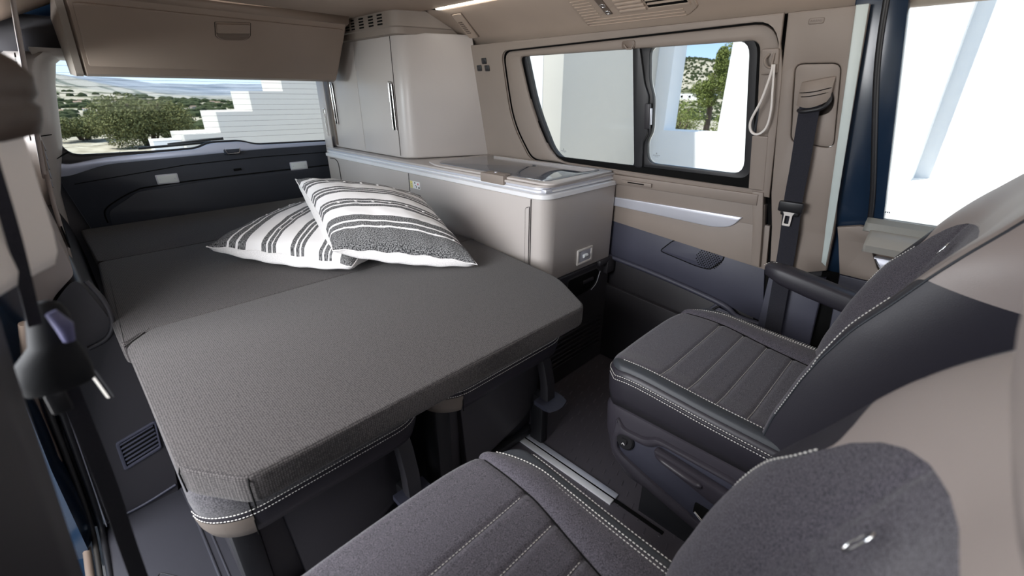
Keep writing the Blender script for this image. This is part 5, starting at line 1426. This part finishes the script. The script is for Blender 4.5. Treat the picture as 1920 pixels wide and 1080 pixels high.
# white house walls beside the van
hw_ = empty('white_house', (6, 2, GZ), label='white rendered house wall with a square opening beyond the side windows', cat='house')
FW = FX(6.0)
plate('wall_face', rect(-9.0, GZ, 3.22, 4.5), FW, -0.35, 0.0, 'white_wall', hw_,
      holes=[rect(2.29, 0.70, 3.01, 3.4), rect(-6.0, 0.36, 0.30, 4.2)], bev=0.002)
box('niche_back', (6.33, -6.2, 0.2), (6.50, 0.5, 4.4), 'white_wall', hw_, bevel=0)
box('return_wall', (4.02, 3.22, GZ), (6.4, 3.50, 4.5), 'shaded_wall', hw_, bevel=0.003)
box('projecting_wing', (4.02, 3.49, GZ), (4.3, 12.0, 4.5), 'white_wall', hw_, bevel=0.003)

# vegetation ------------------------------------------------
def leafball(name, blobs, n, size, mat, parent, seed=1, kind=None):
    rnd = random.Random(seed); vs2, fs2 = [], []
    for _ in range(n):
        cx_, cy_, cz_, rx, ry, rz = rnd.choice(blobs)
        u = rnd.gauss(0, 1), rnd.gauss(0, 1), rnd.gauss(0, 1)
        L = math.sqrt(sum(q * q for q in u)) or 1
        rr = rnd.random() ** 0.35
        p = Vector((cx_ + u[0] / L * rx * rr, cy_ + u[1] / L * ry * rr, cz_ + u[2] / L * rz * rr))
        a = Vector((rnd.gauss(0, 1), rnd.gauss(0, 1), rnd.gauss(0, 1))).normalized() * size * rnd.uniform(.6, 1.3)
        b = a.cross(Vector((rnd.gauss(0, 1), rnd.gauss(0, 1), rnd.gauss(0, 1)))).normalized() * size * 0.4
        k = len(vs2); vs2 += [p - a, p + b, p + a, p - b]; fs2.append((k, k + 1, k + 2, k + 3))
    return mesh(name, vs2, fs2, mat, parent, smooth=0)
def bush(x, y, w_, h_, label, name='bush', mat='leaf', n=5000, seed=1, size=0.10, group=None, cat='bush'):
    z = terrain_z(x, y)
    t = empty(name, (x, y, z), label=label, cat=cat, group=group)
    rnd = random.Random(seed)
    bl_ = []
    for k in range(9):
        dx = rnd.uniform(-.7, .7); bl_.append((x + dx * w_ / 2, y + rnd.uniform(-.5, .5) * w_ / 2, z + h_ * rnd.uniform(.30, .62) * (1 - .45 * abs(dx)), w_ * .24, w_ * .24, h_ * rnd.uniform(.26, .36)))
    leafball('foliage', bl_, n, size, mat, t, seed)
    for k in range(6):
        a = k / 6 * 6.28
        tube('branch', [(x + .1 * math.cos(a), y + .1 * math.sin(a), z - .1), (x + w_ * .15 * math.cos(a), y + w_ * .15 * math.sin(a), z + h_ * .35), (x + w_ * .3 * math.cos(a), y + w_ * .3 * math.sin(a), z + h_ * .65)], [0.05, 0.03, 0.015], 'bark', t, seg=5)
    return t
bush(2.55, 19.8, 2.7, 2.05, 'large olive bush outside behind the rear window', n=22000, seed=4, size=0.045)
bush(1.05, 22.5, 1.8, 0.8, 'low spreading shrub left of the large bush outside', name='shrub', n=9000, seed=5, size=0.045, cat='shrub')
bush(5.3, 23.5, 2.4, 0.55, 'low olive shrub right of the large bush by the stepped wall', name='shrub', n=8000, seed=6, size=0.045, cat='shrub')
bush(0.2, 27, 3.0, 1.1, 'low green shrub at the far left edge of the rear window', name='shrub', n=8000, seed=8, size=0.05, cat='shrub')
# tree seen through the wall opening
tx, ty = 15.6, 6.35
tz = terrain_z(tx, ty)
tr = empty('tree', (tx, ty, tz), label='green tree outside at the right side of the wall opening', cat='tree')
tube('trunk', [(tx, ty, tz - .2), (tx + .1, ty, tz + 1.0), (tx, ty + .05, tz + 2.2)], [0.12, 0.09, 0.05], 'bark', tr, seg=7)
leafball('crown', [(tx, ty - .1, 1.5, .4, .35, .35), (tx, ty + .30, 1.30, .4, .38, .28), (tx, ty - .2, 1.95, .3, .25, .3), (tx, ty - .15, 2.25, .25, .18, .28), (tx, ty + .1, 1.0, .5, .3, .25), (tx, ty - .5, 2.3, .5, .4, .5), (tx, ty - .6, 1.5, .5, .4, .5)], 12000, 0.035, 'leaf2', tr, 9)
for i, (x, y, w_, h_) in enumerate(((10.2, 5.0, 1.4, 1.55), (11.4, 3.9, 1.4, 1.6), (13.5, 6.8, 2.4, 1.9))):
    bush(x, y, w_, h_, ('leafy shrub below the opening, left one', 'leafy shrub below the opening, right one', 'shrub below the opening, farther behind the other two')[i], name='shrub', mat='leaf2' if i else 'leaf', n=9000, seed=20 + i, size=0.03, group='shrubs beyond the wall opening', cat='shrub')
# scrub dotted over the hills, nobody could count it
rnd = random.Random(5)
hsp = []
while len(hsp) < 36:
    az = math.radians(rnd.uniform(-3, 28)); r = rnd.uniform(170, 330)
    x, y = r * math.sin(az), r * math.cos(az)
    if all((x - a) ** 2 + (y - b) ** 2 > 64 for a, b in hsp): hsp.append((x, y))
vs2, fs2 = [], []
KEEP = [(a, b, 4.5) for a, b in hsp] + [(58.0 * 2.196, 140 * math.cos(math.radians(65.5)), 9.5)]
def blob(x, y, s, hs):
    if any((x - a) ** 2 + (y - b) ** 2 < c * c for a, b, c in KEEP): return
    z = terrain_z(x, y); k = len(vs2)
    for q in range(6):
        a = q / 6 * 6.283 + x; vs2.append((x + s * math.cos(a), y + s * math.sin(a), z - .1))
    for q in range(6):
        a = q / 6 * 6.283 + x; vs2.append((x + s * .8 * math.cos(a), y + s * .8 * math.sin(a), z + hs * .65))
    vs2.append((x, y, z + hs))
    for q in range(6):
        q2 = (q + 1) % 6
        fs2.append((k + q, k + q2, k + 6 + q2, k + 6 + q)); fs2.append((k + 6 + q, k + 6 + q2, k + 12))
for _ in range(6500):
    az = math.radians(rnd.uniform(52, 76)); r = rnd.uniform(60, 330)
    s = rnd.uniform(.2, .55) * (.5 + r / 300); blob(r * math.sin(az), r * math.cos(az), s, s * 1.2)
for _ in range(2600):
    az = math.radians(rnd.uniform(-14, 40)); r = rnd.uniform(35, 420)
    s = rnd.uniform(.4, 1.0) * (1 + r / 260); blob(r * math.sin(az), r * math.cos(az), s, s * 0.8)
mesh('hillside_scrub', vs2, fs2, 'leaf3', None, smooth=0, kind='stuff', label='small dark shrubs dotted over the dry hills outside', cat='shrubs', group='')
# stones near the bush
vs2, fs2 = [], []
for _ in range(1500):
    x = rnd.uniform(-1, 4); y = rnd.uniform(11, 17.5); blob(x, y, rnd.uniform(.02, .06), rnd.uniform(.015, .05))
mesh('loose_stones', vs2, fs2, 'rock', None, smooth=0, kind='stuff', label='pale loose stones on the dry ground behind the van', cat='stones')
# village houses far behind
hs = []
for i in range(36):
    x, y = hsp[i]; z = terrain_z(x, y)
    t = empty('village_house', (x, y, z), label='tiny pale village house in the valley far behind the rear window', cat='house', group='village houses in the valley')
    if i < 4:
        ang = 0
        box('walls', (x - 2, y - 1.5, z - .5), (x + 2, y + 1.5, z + 1.5), 'white_wall' if i % 2 else 'house', t, bevel=0)
        mesh('roof', [(x - 2.2, y - 1.7, z + 1.5), (x + 2.2, y - 1.7, z + 1.5), (x + 2.2, y + 1.7, z + 1.5), (x - 2.2, y + 1.7, z + 1.5), (x - 2.2, y, z + 2.1), (x + 2.2, y, z + 2.1)],
             [(0, 1, 5, 4), (2, 3, 4, 5), (0, 4, 3), (1, 2, 5), (0, 3, 2, 1)], 'roof', t, smooth=0)
        hs.append(t)
    else:
        src = hs[i % 4]
        t.scale = (rnd.uniform(.4, .9),) * 3
        t.rotation_euler = (0, 0, rnd.uniform(-.5, .5))
        for ch in src.children:
            c = ch.copy(); COL.objects.link(c); c.parent = t
            c.matrix_parent_inverse = ch.matrix_parent_inverse.copy()
# long white villa at the hill foot seen through the opening
vx, vy = 140 * math.sin(math.radians(65.5)), 140 * math.cos(math.radians(65.5)); vz = terrain_z(vx, vy)
vl = empty('villa', (vx, vy, vz), label='long low white villa at the foot of the hill beyond the opening', cat='house')
box('walls', (vx - 2, vy - 7, vz - .5), (vx + 2, vy + 7, vz + 1.3), 'white_wall', vl, bevel=0)
for k in range(6):
    box('window', (vx - 2.06, vy - 6 + k * 2.2, vz + .4), (vx - 1.95, vy - 5.4 + k * 2.2, vz + .9), 'gap', vl, bevel=0)
